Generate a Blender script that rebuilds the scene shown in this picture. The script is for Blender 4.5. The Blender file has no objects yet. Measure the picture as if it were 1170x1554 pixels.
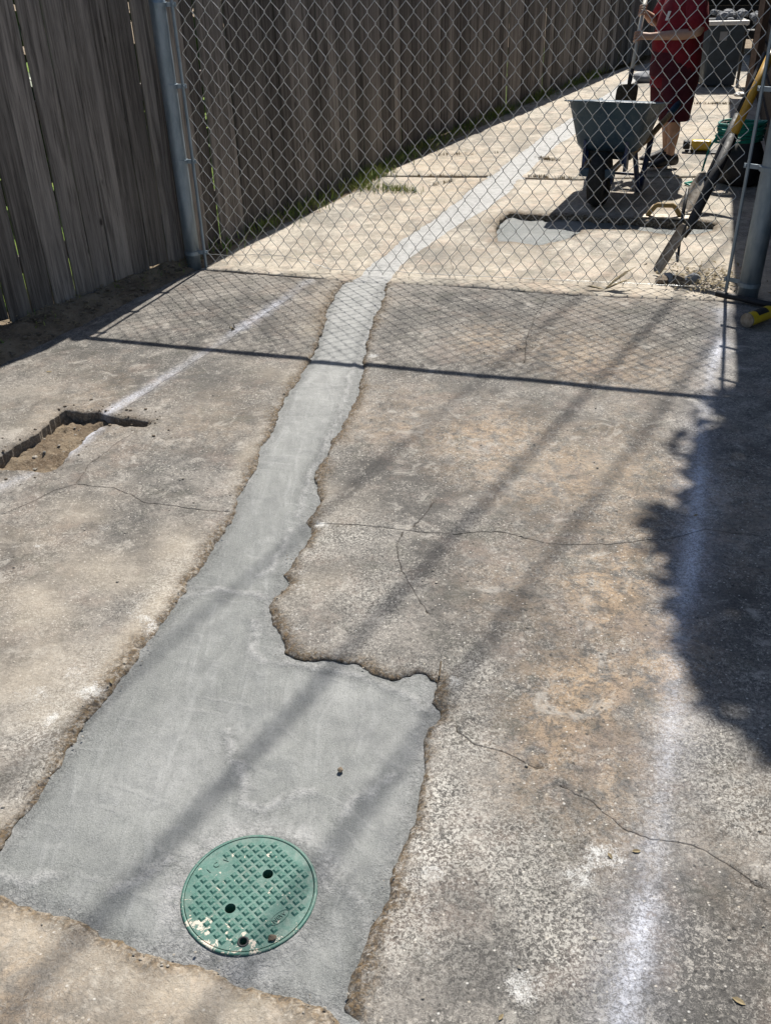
import bpy, bmesh, math, random
import numpy as np
from mathutils import Vector, Matrix, noise
from mathutils.geometry import delaunay_2d_cdt
rnd = random.Random(7)
R = math.radians
S = bpy.context.scene
COL = S.collection

# ------------------------------------------------------------ camera, sky, sun, exposure
cam_d = bpy.data.cameras.new('camera'); cam = bpy.data.objects.new('camera', cam_d); COL.objects.link(cam)
cam_d.sensor_fit = 'VERTICAL'; cam_d.sensor_height = 24.0; cam_d.lens = 24.0 * 1382.0 / 1554.0
cam_d.clip_start = 0.05; cam_d.clip_end = 500
cx_ = Vector((0.999565, -0.01566781, -0.02498641)); cy_ = Vector((-0.02949239, -0.53101833, -0.84684694)); cz_ = Vector((0.0, 0.84721547, -0.53124942))
cam.matrix_world = Matrix(((cx_.x, -cy_.x, -cz_.x, 0), (cx_.y, -cy_.y, -cz_.y, 0), (cx_.z, -cy_.z, -cz_.z, 1.68), (0, 0, 0, 1)))
S.camera = cam
SUN_AZ, SUN_EL = R(19.0), R(51.0)          # azimuth from +Y towards +X
SH = 1 / math.tan(SUN_EL)
world = bpy.data.worlds.new('World'); S.world = world; world.use_nodes = True
wn = world.node_tree; bg = wn.nodes['Background']
sky = wn.nodes.new('ShaderNodeTexSky'); sky.sky_type = 'NISHITA'; sky.sun_disc = False
sky.sun_elevation = SUN_EL; sky.sun_rotation = SUN_AZ
wn.links.new(sky.outputs[0], bg.inputs[0]); bg.inputs[1].default_value = 0.066
sl = bpy.data.lights.new('sun', 'SUN'); sl.energy = 4.7; sl.angle = R(0.53); sl.color = (1.0, 0.955, 0.88)
so = bpy.data.objects.new('sun', sl); COL.objects.link(so)
sdir = Vector((math.sin(SUN_AZ) * math.cos(SUN_EL), math.cos(SUN_AZ) * math.cos(SUN_EL), math.sin(SUN_EL)))
so.rotation_euler = sdir.to_track_quat('Z', 'Y').to_euler(); so.location = sdir * 30
S.view_settings.view_transform = 'Standard'; S.view_settings.look = 'None'
S.view_settings.exposure = 0.62; S.view_settings.gamma = 1.0; S.view_settings.use_curve_mapping = False
S.cycles.max_bounces = 6

# ------------------------------------------------------------ materials
class NT:
    def __init__(s, name, rough=0.8, metal=0.0, spec=0.5):
        s.m = bpy.data.materials.new(name); s.m.use_nodes = True; s.t = s.m.node_tree
        s.b = s.t.nodes['Principled BSDF']; s.b.inputs['Roughness'].default_value = rough
        s.b.inputs['Metallic'].default_value = metal
        s.b.inputs['Specular IOR Level'].default_value = spec
        s.co = s.t.nodes.new('ShaderNodeTexCoord').outputs['Object']
    def n(s, typ, **kw):
        nd = s.t.nodes.new(typ)
        for k, v in kw.items(): setattr(nd, k, v)
        return nd
    def L(s, a, b): s.t.links.new(a, b)
    def put(s, sock, v):
        if isinstance(v, bpy.types.NodeSocket): s.L(v, sock)
        elif isinstance(v, (tuple, list)) and len(v) == 3 and sock.type == 'RGBA': sock.default_value = (*v, 1)
        else: sock.default_value = v
    def map(s, scale=(1, 1, 1), vec=None, loc=None):
        m = s.n('ShaderNodeMapping'); s.L(vec or s.co, m.inputs[0]); m.inputs['Scale'].default_value = scale
        if loc is not None: s.put(m.inputs['Location'], loc)
        return m.outputs[0]
    def noise(s, scale, detail=4, rough=0.55, dist=0.0, vec=None, col=False):
        t = s.n('ShaderNodeTexNoise'); s.L(vec or s.co, t.inputs['Vector'])
        t.inputs['Scale'].default_value = scale; t.inputs['Detail'].default_value = detail
        t.inputs['Roughness'].default_value = rough; t.inputs['Distortion'].default_value = dist
        return t.outputs['Color' if col else 'Fac']
    def voro(s, scale, vec=None, feature='F1', out='Distance', rand=1.0):
        t = s.n('ShaderNodeTexVoronoi', feature=feature); s.L(vec or s.co, t.inputs['Vector']); t.inputs['Scale'].default_value = scale
        t.inputs['Randomness'].default_value = rand
        return t.outputs[out]
    def ramp(s, v, a, b, lo=0.0, hi=1.0):
        t = s.n('ShaderNodeMapRange', interpolation_type='SMOOTHSTEP'); s.L(v, t.inputs[0])
        for i, x in zip((1, 2, 3, 4), (a, b, lo, hi)): t.inputs[i].default_value = x
        return t.outputs[0]
    def mix(s, f, a, b, mode='MIX'):
        t = s.n('ShaderNodeMix', data_type='RGBA', blend_type=mode)
        s.put(t.inputs[0], f); s.put(t.inputs[6], a); s.put(t.inputs[7], b); return t.outputs[2]
    def math(s, op, a, b=0.0, clamp=False):
        t = s.n('ShaderNodeMath', operation=op, use_clamp=clamp); s.put(t.inputs[0], a); s.put(t.inputs[1], b); return t.outputs[0]
    def attr(s, name):
        a = s.n('ShaderNodeAttribute', attribute_name=name); sp = s.n('ShaderNodeSeparateColor'); s.L(a.outputs['Color'], sp.inputs[0])
        return sp.outputs[0], sp.outputs[1], sp.outputs[2]
    def rand(s): return s.n('ShaderNodeObjectInfo').outputs['Random']
    def color(s, v): s.put(s.b.inputs['Base Color'], v)
    def rough(s, v): s.put(s.b.inputs['Roughness'], v)
    def bump(s, h, strength=0.5, dist=0.004):
        t = s.n('ShaderNodeBump'); t.inputs['Strength'].default_value = strength; t.inputs['Distance'].default_value = dist
        s.L(h, t.inputs['Height'])
        prev = s.b.inputs['Normal'].links
        if prev: s.L(prev[0].from_socket, t.inputs['Normal'])
        s.L(t.outputs[0], s.b.inputs['Normal'])

def simple(name, col, rough=0.7, metal=0.0, var=0.25, scale=8, bump=0.0, col2=None, spec=0.5):
    m = NT(name, rough, metal, spec); f = m.noise(scale, 5, 0.65)
    c2 = col2 or tuple(c * (1 - var) for c in col)
    m.color(m.mix(m.ramp(f, 0.3, 0.7), c2, col))
    m.rough(m.ramp(m.noise(scale * 3, 3), 0.2, 0.8, max(0.05, rough - 0.12), min(1, rough + 0.12)))
    if bump: m.bump(m.noise(scale * 12, 4, 0.7), bump, 0.002)
    return m.m

def concrete(name, dark, mid, tan, speck, wear=1.0, pits=1.0):
    m = NT(name, 0.88, 0, 0.35)
    tanm, white, dirt = m.attr('mask'); crack, pitted, bright = m.attr('mask2')
    grime, gx1, gx2 = m.attr('mask3')
    big = m.noise(1.9, 8, 0.66); med = m.noise(10, 8, 0.70, 0.5); fine = m.noise(100, 6, 0.74, 0.7); vf = m.noise(340, 3, 0.7)
    lo = m.math('ADD', m.math('MULTIPLY', big, 0.55), m.math('MULTIPLY', med, 0.45))
    c = m.mix(m.ramp(m.math('SUBTRACT', lo, m.math('MULTIPLY', grime, 0.12)), 0.425, 0.565), dark, mid)
    tn = m.math('MULTIPLY', tanm, m.ramp(m.noise(17, 8, 0.74, 0.6), 0.36, 0.60), True)
    c = m.mix(m.math('MULTIPLY', tn, 0.9), c, tan)
    # pinkish and greenish weathering
    c = m.mix(m.math('MULTIPLY', m.ramp(m.noise(4.3, 7, 0.72, vec=m.map(loc=(7.7, 3, 0))), 0.50, 0.64), 0.45), c, tuple(x * y for x, y in zip(mid, (1.12, 0.95, 0.88))))
    c = m.mix(m.math('MULTIPLY', m.ramp(m.noise(6.1, 7, 0.72, vec=m.map(loc=(1.7, 13, 0))), 0.52, 0.66), 0.55), c, tuple(x * y for x, y in zip(dark, (1.0, 1.05, 0.9))))
    # worn skin: wormy light matrix over darker fines, stronger in patches
    patch = m.ramp(m.noise(5.3, 6, 0.7, vec=m.map(loc=(2.2, 5.1, 0))), 0.42, 0.58, 0.2, 1.0)
    wv = m.ramp(m.math('ADD', m.math('MULTIPLY', fine, 0.70), m.math('MULTIPLY', vf, 0.30)), 0.47, 0.60)
    c = m.mix(m.math('MULTIPLY', m.math('MULTIPLY', wv, patch), 0.80 * wear), c, speck)
    dk = m.ramp(m.math('ADD', m.math('MULTIPLY', m.noise(130, 6, 0.78, 0.9, vec=m.map(loc=(3.1, 9.2, 0))), 0.75), m.math('MULTIPLY', vf, 0.25)), 0.40, 0.49, 1.0, 0.0)
    c = m.mix(m.math('MULTIPLY', dk, 0.75 * pits), c, tuple(x * 0.35 for x in dark))
    lw = m.ramp(m.noise(38, 7, 0.76, 0.8, vec=m.map(loc=(8.1, 0.2, 0))), 0.40, 0.50, 1.0, 0.0)
    c = m.mix(m.math('MULTIPLY', lw, 0.42 * pits), c, tuple(x * 0.6 for x in dark))
    st = m.ramp(m.noise(2.7, 9, 0.74, 0.9, vec=m.map(loc=(4.4, 6.1, 0))), 0.52, 0.66)
    c = m.mix(m.math('MULTIPLY', st, 0.5 * pits), c, tuple(x * 0.55 for x in dark))
    pl = m.ramp(m.noise(7.5, 9, 0.78, 0.9, vec=m.map(loc=(14.4, 2.1, 0))), 0.54, 0.64)
    c = m.mix(m.math('MULTIPLY', pl, 0.5), c, speck)
    ps = m.n('ShaderNodeSeparateColor'); m.L(m.voro(34, out='Color'), ps.inputs[0])
    pit_ = m.math('MULTIPLY', m.ramp(m.math('ADD', m.voro(34), m.math('MULTIPLY', fine, 0.25)), 0.22, 0.30, 1, 0), m.ramp(ps.outputs[1], 0.72, 0.76))
    c = m.mix(m.math('MULTIPLY', pit_, 0.8 * pits), c, tuple(x * 0.3 for x in dark))
    # scattered aggregate stones
    vd = m.voro(85, vec=m.map((1, 1.25, 1))); vc = m.voro(85, vec=m.map((1, 1.25, 1)), out='Color')
    sp = m.n('ShaderNodeSeparateColor'); m.L(vc, sp.inputs[0])
    ag = m.math('MULTIPLY', m.ramp(vd, 0.16, 0.30, 1, 0), m.ramp(sp.outputs[0], 0.86, 0.9))
    c = m.mix(m.math('MULTIPLY', ag, 0.8), c, m.mix(sp.outputs[1], (0.50, 0.44, 0.35), (0.62, 0.61, 0.58)))
    # scaled, pitted zones showing white mortar
    pz = m.math('MULTIPLY', pitted, m.ramp(m.noise(120, 6, 0.75, 1.0), 0.48, 0.55), True)
    c = m.mix(m.math('MULTIPLY', pz, 0.9), c, (0.62, 0.59, 0.53))
    c = m.mix(m.math('MULTIPLY', bright, 0.8), c, m.mix(med, (0.42, 0.355, 0.275), (0.58, 0.51, 0.41)))
    # dirt along broken edges, then splashes and spray chalk
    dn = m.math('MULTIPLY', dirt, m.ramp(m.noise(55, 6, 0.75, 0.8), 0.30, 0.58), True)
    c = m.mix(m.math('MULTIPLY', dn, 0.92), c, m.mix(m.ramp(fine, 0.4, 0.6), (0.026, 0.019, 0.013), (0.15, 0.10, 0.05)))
    wq = m.math('ADD', m.math('ADD', m.math('MULTIPLY', m.noise(75, 8, 0.8, 0.8), 0.55), m.math('MULTIPLY', vf, 0.40)), m.math('MULTIPLY', white, 0.30))
    wn_ = m.math('MULTIPLY', m.ramp(wq, 0.62, 0.78), m.ramp(white, 0.03, 0.4), True)
    c = m.mix(m.math('MULTIPLY', wn_, 0.85), c, (0.66, 0.65, 0.62))
    cw = m.math('MULTIPLY', gx1, m.ramp(m.math('ADD', m.math('MULTIPLY', fine, 0.6), m.math('MULTIPLY', vf, 0.4)), 0.42, 0.57, 0.30, 1.05), True)
    c = m.mix(m.math('MULTIPLY', cw, 0.92), c, (0.66, 0.68, 0.76))
    c = m.mix(crack, c, (0.03, 0.022, 0.016))
    m.color(c); m.rough(m.ramp(fine, 0.3, 0.7, 0.75, 0.97))
    m.bump(fine, 0.75 * wear, 0.006); m.bump(m.noise(26, 5, 0.6), 0.4 * wear * wear * wear, 0.010); m.bump(dk, -0.5, 0.004); m.bump(pit_, -0.6, 0.006)
    return m.m

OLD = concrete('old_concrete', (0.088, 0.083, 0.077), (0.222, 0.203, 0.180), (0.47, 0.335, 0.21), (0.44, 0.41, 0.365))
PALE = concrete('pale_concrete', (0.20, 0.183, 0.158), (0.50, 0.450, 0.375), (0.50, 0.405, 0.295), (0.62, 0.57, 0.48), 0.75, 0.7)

def cement_mat():
    m = NT('fresh_cement', 0.55, 0, 0.5)
    rg, lt, wet = m.attr('mask')
    big = m.noise(2.6, 6, 0.6); med = m.noise(13, 6, 0.65, 0.6)
    c = m.mix(m.ramp(big, 0.3, 0.7), (0.120, 0.127, 0.120), (0.182, 0.190, 0.179))
    sw = m.noise(16, 5, 0.6, 1.5, vec=m.map((1.0, 0.22, 1)))
    c = m.mix(m.math('MULTIPLY', m.ramp(sw, 0.46, 0.72), 0.45), c, (0.30, 0.305, 0.297))
    c = m.mix(m.math('MULTIPLY', m.ramp(med, 0.48, 0.7), 0.4), c, (0.14, 0.144, 0.144))
    c = m.mix(m.math('MULTIPLY', lt, m.ramp(m.noise(30, 6, 0.7), 0.28, 0.56)), c, (0.42, 0.415, 0.405))
    c = m.mix(m.math('MULTIPLY', m.ramp(m.noise(420, 3, 0.7), 0.46, 0.60), 0.42), c, (0.34, 0.34, 0.33))
    c = m.mix(m.math('MULTIPLY', m.ramp(m.noise(180, 4, 0.75, vec=m.map(loc=(5, 5, 0))), 0.38, 0.46, 1, 0), 0.40), c, (0.075, 0.078, 0.076))
    c = m.mix(m.math('MULTIPLY', m.math('MULTIPLY', rg, m.ramp(m.noise(110, 6, 0.78, 0.8), 0.40, 0.52, 1, 0)), 0.55), c, (0.07, 0.072, 0.07))
    c = m.mix(m.math('MULTIPLY', m.ramp(m.voro(60), 0.035, 0.07, 1, 0), 0.7), c, (0.07, 0.07, 0.07))
    w_ = m.n('ShaderNodeTexWave', wave_type='RINGS', rings_direction='SPHERICAL'); m.L(m.map(loc=(0.9, -0.4, 0)), w_.inputs[0])
    for k_, v_ in (('Scale', 5.5), ('Distortion', 5.0), ('Detail', 4.0), ('Detail Scale', 1.2), ('Detail Roughness', 0.6)): w_.inputs[k_].default_value = v_
    arc = m.math('MULTIPLY', m.ramp(w_.outputs['Fac'], 0.80, 1.0), m.ramp(m.noise(5, 5, 0.6), 0.46, 0.62))
    c = m.mix(m.math('MULTIPLY', arc, 0.24), c, (0.31, 0.31, 0.30)); m.bump(arc, 0.14, 0.006)
    dkp = m.ramp(m.noise(7, 8, 0.72, 0.7, vec=m.map(loc=(2, 9, 0))), 0.50, 0.68)
    c = m.mix(m.math('MULTIPLY', dkp, 0.55), c, (0.118, 0.123, 0.122))
    c = m.mix(m.math('MULTIPLY', wet, 0.8), c, (0.15, 0.165, 0.16))
    m.color(c)
    m.rough(m.math('SUBTRACT', m.ramp(med, 0.3, 0.7, 0.5, 0.72), m.math('MULTIPLY', wet, 0.22)))
    m.bump(m.noise(260, 5, 0.7), 0.5, 0.004); m.bump(m.noise(36, 5, 0.65, 0.5), 0.10, 0.010)
    rb = m.math('MULTIPLY', m.noise(85, 5, 0.7, 1.2), rg); m.bump(rb, 0.8, 0.010)
    m.bump(sw, 0.3, 0.010)
    return m.m
CEMENT = cement_mat()

def soil_mat():
    m = NT('dry_soil', 0.95, 0, 0.2)
    f = m.noise(60, 8, 0.75, 0.6); b = m.noise(6, 6, 0.65)
    c = m.mix(m.ramp(b, 0.35, 0.65), (0.17, 0.125, 0.085), (0.33, 0.26, 0.18))
    c = m.mix(m.math('MULTIPLY', m.ramp(f, 0.45, 0.7), 0.7), c, (0.36, 0.295, 0.215))
    c = m.mix(m.math('MULTIPLY', m.ramp(m.voro(70), 0.1, 0.25, 1, 0), 0.6), c, (0.40, 0.36, 0.3))
    m.color(c); m.bump(f, 1.0, 0.02); return m.m
SOIL = soil_mat()

def wood_mat(name, a, b, c3):
    m = NT(name, 0.85, 0, 0.25)
    r = m.rand(); off = m.n('ShaderNodeCombineXYZ'); m.L(m.math('MULTIPLY', r, 31.0), off.inputs[0]); m.L(m.math('MULTIPLY', r, 57.0), off.inputs[2])
    v = m.map((1, 1, 0.045), loc=off.outputs[0]); v2 = m.map((1, 1, 0.12), loc=off.outputs[0])
    warp = m.noise(7, 3, 0.5, vec=m.map((1, 1, 0.5), loc=off.outputs[0]))
    grain = m.noise(120, 6, 0.7, 0.7, vec=v); wide = m.noise(26, 5, 0.6, 1.2, vec=v); blot = m.noise(9, 5, 0.6, vec=v2)
    col = m.mix(m.ramp(m.math('ADD', m.math('MULTIPLY', wide, 0.6), m.math('MULTIPLY', grain, 0.4)), 0.36, 0.64), a, b)
    col = m.mix(m.math('MULTIPLY', m.ramp(blot, 0.45, 0.75), 0.6), col, c3)
    kn = m.voro(3.6, vec=m.map((1.9, 1.9, 0.8), loc=off.outputs[0]))
    knot = m.ramp(m.math('ADD', kn, m.math('MULTIPLY', grain, 0.05)), 0.06, 0.12, 1, 0)
    col = m.mix(m.math('MULTIPLY', knot, 0.85), col, (0.018, 0.014, 0.012))
    col = m.mix(m.math('MULTIPLY', m.ramp(grain, 0.28, 0.40, 1, 0), 0.75), col, (0.022, 0.019, 0.018))
    hv = m.n('ShaderNodeHueSaturation'); m.L(col, hv.inputs['Color']); m.L(m.math('ADD', m.math('MULTIPLY', r, 0.95), 0.52), hv.inputs['Value'])
    m.color(hv.outputs[0]); m.bump(grain, 0.7, 0.006); m.bump(wide, 0.35, 0.008); return m.m
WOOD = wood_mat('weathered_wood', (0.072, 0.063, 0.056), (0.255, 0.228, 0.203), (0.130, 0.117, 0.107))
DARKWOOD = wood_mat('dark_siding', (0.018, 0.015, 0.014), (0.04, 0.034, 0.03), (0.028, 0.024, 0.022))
HANDLEWOOD = wood_mat('tool_wood', (0.24, 0.16, 0.09), (0.40, 0.29, 0.17), (0.30, 0.24, 0.17))

def galv_mat():
    m = NT('galvanised_steel', 0.45, 0.55, 0.5)
    f = m.noise(30, 5, 0.6, vec=m.map((1, 1, 0.3))); 
    c = m.mix(m.ramp(f, 0.3, 0.7), (0.20, 0.255, 0.30), (0.32, 0.37, 0.41))
    c = m.mix(m.math('MULTIPLY', m.ramp(m.noise(9, 6, 0.7), 0.6, 0.75), 0.5), c, (0.16, 0.17, 0.17))
    m.color(c); m.rough(m.ramp(f, 0.3, 0.7, 0.38, 0.6)); m.bump(m.noise(140, 3), 0.1, 0.001); return m.m
GALV = galv_mat()
WIRE = simple('wire_steel', (0.62, 0.62, 0.60), 0.38, 0.55, 0.3, 40)
RUSTY = simple('rusty_iron', (0.16, 0.085, 0.045), 0.85, 0.2, 0.5, 30, 0.4)
BLACK = simple('black_plastic', (0.018, 0.018, 0.020), 0.68, 0, 0.3, 20)
RUBBER = simple('black_rubber', (0.02, 0.02, 0.02), 0.8, 0, 0.4, 30, 0.3)
DARKSTEEL = simple('dark_steel', (0.06, 0.058, 0.056), 0.5, 0.6, 0.4, 25, 0.2)
def tray_mat():
    m = NT('dusty_blue_tray', 0.5, 0, 0.5)
    f = m.noise(7, 7, 0.7, vec=m.map((1, 1, 0.5))); g = m.noise(40, 6, 0.7)
    c = m.mix(m.ramp(f, 0.35, 0.65), (0.012, 0.042, 0.078), (0.035, 0.070, 0.098))
    c = m.mix(m.math('MULTIPLY', m.ramp(g, 0.52, 0.72), 0.5), c, (0.14, 0.155, 0.165))
    m.color(c); m.rough(m.ramp(g, 0.3, 0.7, 0.4, 0.75)); return m.m
TRAY = tray_mat()
BLUE = simple('blue_paint', (0.022, 0.045, 0.14), 0.45, 0.1, 0.5, 18, col2=(0.03, 0.035, 0.06))
YELLOWFIB = simple('yellow_fibreglass', (0.55, 0.31, 0.035), 0.4, 0, 0.3, 14)
BLADE = simple('worn_blade_steel', (0.42, 0.38, 0.32), 0.45, 0.5, 0.5, 22, 0.2, col2=(0.2, 0.16, 0.12))
SKIN = simple('skin', (0.46, 0.27, 0.185), 0.55, 0, 0.18, 12)
RED = simple('red_cotton', (0.23, 0.008, 0.018), 0.9, 0, 0.3, 9, 0.5)
MAROON = simple('maroon_cotton', (0.085, 0.006, 0.016), 0.9, 0, 0.3, 9, 0.5)
WHITE = simple('white_paint', (0.78, 0.77, 0.74), 0.55, 0, 0.15, 25)
HAIR = simple('dark_hair', (0.03, 0.022, 0.016), 0.7, 0, 0.4, 60, 0.6)
SHOE = simple('black_shoe', (0.018, 0.018, 0.022), 0.6, 0, 0.3, 40, 0.3)
SOLE = simple('shoe_sole', (0.30, 0.27, 0.2), 0.8, 0, 0.3, 40)
BIN = simple('slate_blue_bin', (0.045, 0.065, 0.085), 0.55, 0, 0.35, 9)
GREENCORD = simple('green_cord', (0.012, 0.26, 0.20), 0.45, 0, 0.3, 30)
YELLOW = simple('yellow_plastic', (0.62, 0.42, 0.02), 0.4, 0, 0.2, 20)
ROCK = simple('grey_rubble', (0.30, 0.31, 0.33), 0.9, 0, 0.4, 16, 0.6)
STONE = simple('pebble_stone', (0.42, 0.38, 0.32), 0.9, 0, 0.6, 30, 0.4)
LEAFM = simple('tree_leaf', (0.055, 0.105, 0.022), 0.6, 0, 0.5, 5)
BARK = simple('bark', (0.13, 0.10, 0.075), 0.95, 0, 0.5, 18, 0.9)
DRYLEAF = simple('dry_leaf', (0.30, 0.235, 0.13), 0.8, 0, 0.5, 25, 0.4)
TWIGM = simple('dry_twig', (0.16, 0.115, 0.07), 0.9, 0, 0.5, 25)
ROOFM = simple('roof_felt', (0.08, 0.075, 0.07), 0.9, 0, 0.4, 20, 0.5)
FLOATH = simple('float_handle', (0.42, 0.27, 0.09), 0.6, 0, 0.4, 25)
def grass_mat():
    m = NT('grass_blade', 0.7, 0, 0.3)
    c = m.mix(m.ramp(m.noise(5, 5), 0.35, 0.65), (0.08, 0.17, 0.025), (0.26, 0.28, 0.07))
    c = m.mix(m.math('MULTIPLY', m.ramp(m.noise(31, 4), 0.5, 0.7), 0.7), c, (0.33, 0.27, 0.12)); m.color(c); return m.m
GRASS = grass_mat()
def lawn_mat():
    m = NT('lawn_ground', 0.9, 0, 0.2); m.color(m.mix(m.ramp(m.noise(12, 7, 0.7), 0.35, 0.65), (0.05, 0.12, 0.015), (0.20, 0.26, 0.05))); return m.m
LAWN = lawn_mat()
def peel_mat():
    m = NT('peeling_paint', 0.8)
    c = m.mix(m.ramp(m.noise(6, 6, 0.7, vec=m.map((1, 1, 0.3))), 0.4, 0.6), (0.44, 0.47, 0.41), (0.55, 0.56, 0.5))
    c = m.mix(m.ramp(m.noise(16, 7, 0.75, 0.8, vec=m.map((1, 1, 0.35))), 0.52, 0.60), c, (0.07, 0.05, 0.035))
    c = m.mix(m.math('MULTIPLY', m.ramp(m.noise(11, 5, 0.7, vec=m.map((1, 1, 0.2), loc=(5, 2, 0))), 0.6, 0.7), 0.8), c, (0.20, 0.06, 0.02))
    m.color(c); m.bump(m.noise(40, 5), 0.5, 0.004); return m.m
PEEL = peel_mat()
def lid_mat():
    m = NT('green_lid', 0.38, 0, 0.5)
    f = m.noise(11, 6, 0.65); g = m.noise(36, 6, 0.72, 0.7)
    c = m.mix(m.ramp(f, 0.3, 0.7), (0.026, 0.104, 0.080), (0.052, 0.152, 0.120))
    c = m.mix(m.math('MULTIPLY', m.ramp(m.noise(230, 4, 0.7), 0.5, 0.7), 0.25), c, (0.26, 0.40, 0.33))
    c = m.mix(m.math('MULTIPLY', m.ramp(m.noise(26, 8, 0.78, 0.6, vec=m.map(loc=(3, 1, 0))), 0.44, 0.66), 0.45), c, (0.20, 0.225, 0.19))
    c = m.mix(m.math('MULTIPLY', m.ramp(m.noise(60, 7, 0.75, vec=m.map(loc=(6, 1, 0))), 0.55, 0.66), 0.6), c, (0.035, 0.085, 0.062))
    sp = m.n('ShaderNodeSeparateXYZ'); m.L(m.co, sp.inputs[0])
    zone = m.ramp(m.math('SUBTRACT', m.math('MULTIPLY', sp.outputs[0], -0.25), sp.outputs[1]), 0.03, 0.13, 0.0, 0.085)
    c = m.mix(m.ramp(m.math('ADD', g, zone), 0.62, 0.65), c, m.mix(f, (0.50, 0.39, 0.27), (0.62, 0.59, 0.54)))
    m.color(c); m.rough(m.ramp(g, 0.3, 0.7, 0.42, 0.7)); m.bump(g, 0.25, 0.002); return m.m
LID = lid_mat()
CLOD = simple('earth_clod', (0.20, 0.155, 0.11), 0.95, 0, 0.6, 20, 0.8)
BLOB = simple('hole_shade', (0.006, 0.006, 0.006), 0.9, 0, 0.1, 10)  # near-black that paints the shade inside the lid holes

# ------------------------------------------------------------ mesh helpers
class MB:
    def __init__(s): s.v = []; s.f = []; s.mi = []
    def add(s, vs, fs, mi=0):
        o = len(s.v); s.v += [tuple(v) for v in vs]; s.f += [tuple(i + o for i in f) for f in fs]; s.mi += [mi] * len(fs); return s
    def box(s, c, size, rot=None, taper=1.0, mi=0, bev=0.0):
        hx, hy, hz = (x / 2 for x in size); vs = []; c = Vector(c)
        if bev:
            bm = bmesh.new(); bmesh.ops.create_cube(bm, size=1)
            for v in bm.verts:
                k = taper if v.co.z > 0 else 1
                v.co = Vector((v.co.x * size[0] * k, v.co.y * size[1] * k, v.co.z * size[2]))
            bmesh.ops.bevel(bm, geom=bm.edges[:], offset=bev, segments=2, affect='EDGES', profile=0.5)
            bm.verts.index_update()
            vs = [(rot @ v.co if rot else v.co) + c for v in bm.verts]; fs = [[v.index for v in f.verts] for f in bm.faces]; bm.free()
            return s.add(vs, fs, mi)
        for sz in (-1, 1):
            k = taper if sz > 0 else 1
            for sx, sy in ((-1, -1), (1, -1), (1, 1), (-1, 1)):
                p = Vector((sx * hx * k, sy * hy * k, sz * hz)); vs.append((rot @ p if rot else p) + c)
        return s.add(vs, [(3, 2, 1, 0), (4, 5, 6, 7), (0, 1, 5, 4), (1, 2, 6, 5), (2, 3, 7, 6), (3, 0, 4, 7)], mi)
    def tube(s, pts, r, n=8, caps=True, mi=0, flat=1.0, up=None):
        pts = [Vector(p) for p in pts]; m = len(pts); rs = r if isinstance(r, (list, tuple)) else [r] * m
        t = (pts[1] - pts[0]).normalized(); u = Vector(up) if up else (Vector((0, 0, 1)) if abs(t.z) < 0.9 else Vector((1, 0, 0)))
        a = t.cross(u).normalized(); vs = []
        for i, p in enumerate(pts):
            t = (pts[min(i + 1, m - 1)] - pts[max(i - 1, 0)]).normalized()
            a = (a - t * a.dot(t)).normalized(); b = t.cross(a)
            for k in range(n):
                w = 2 * math.pi * k / n; vs.append(p + a * math.cos(w) * rs[i] + b * math.sin(w) * rs[i] * flat)
        fs = [(i * n + k, i * n + (k + 1) % n, (i + 1) * n + (k + 1) % n, (i + 1) * n + k) for i in range(m - 1) for k in range(n)]
        if caps: fs += [tuple(range(n - 1, -1, -1)), tuple(range((m - 1) * n, m * n))]
        return s.add(vs, fs, mi)
    def loft(s, rings, cap=True, mi=0, closed=True):
        n = len(rings[0]); vs = [p for r in rings for p in r]; kk = n if closed else n - 1
        fs = [(i * n + k, i * n + (k + 1) % n, (i + 1) * n + (k + 1) % n, (i + 1) * n + k) for i in range(len(rings) - 1) for k in range(kk)]
        if cap: fs += [tuple(range(n - 1, -1, -1)), tuple(range((len(rings) - 1) * n, len(rings) * n))]
        return s.add(vs, fs, mi)
    def rock(s, c, r, seed, mi=0, flat=0.75):
        bm = bmesh.new(); bmesh.ops.create_icosphere(bm, subdivisions=2, radius=1); q = Vector((seed * 3.7, seed * 1.3, seed * 7.1)); c = Vector(c)
        for v in bm.verts:
            k = 1 + 0.55 * noise.noise(v.co * 1.1 + q) + 0.2 * noise.noise(v.co * 3 + q); v.co = Vector((v.co.x, v.co.y, v.co.z * flat)) * k * r
        bm.verts.index_update(); s.add([v.co + c for v in bm.verts], [[v.index for v in f.verts] for f in bm.faces], mi); bm.free(); return s
    def build(s, name, mats, parent=None, smooth=False, loc=None):
        me = bpy.data.meshes.new(name)
        o3 = Vector(loc) if loc else Vector((0, 0, 0))
        me.from_pydata([Vector(v) - o3 for v in s.v], [], s.f)
        for mt in (mats if isinstance(mats, (list, tuple)) else [mats]): me.materials.append(mt)
        if any(s.mi): me.polygons.foreach_set('material_index', s.mi)
        if smooth: me.polygons.foreach_set('use_smooth', [True] * len(me.polygons))
        bm = bmesh.new(); bm.from_mesh(me); bmesh.ops.recalc_face_normals(bm, faces=bm.faces[:]); bm.to_mesh(me); bm.free()
        me.update(); o = bpy.data.objects.new(name, me); COL.objects.link(o); o.location = o3
        if parent: o.parent = parent; o.matrix_parent_inverse = Matrix.Translation(-parent.location) if not parent.rotation_euler.z else parent.matrix_world.inverted()
        return o
def tag(o, label=None, cat=None, group=None, kind=None):
    for k, v in (('label', label), ('category', cat), ('group', group), ('kind', kind)):
        if v: o[k] = v
    return o
def empty(name, loc, label, cat, group=None):
    o = bpy.data.objects.new(name, None); COL.objects.link(o); o.location = loc; o.empty_display_size = 0.1
    return tag(o, label, cat, group)
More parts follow.
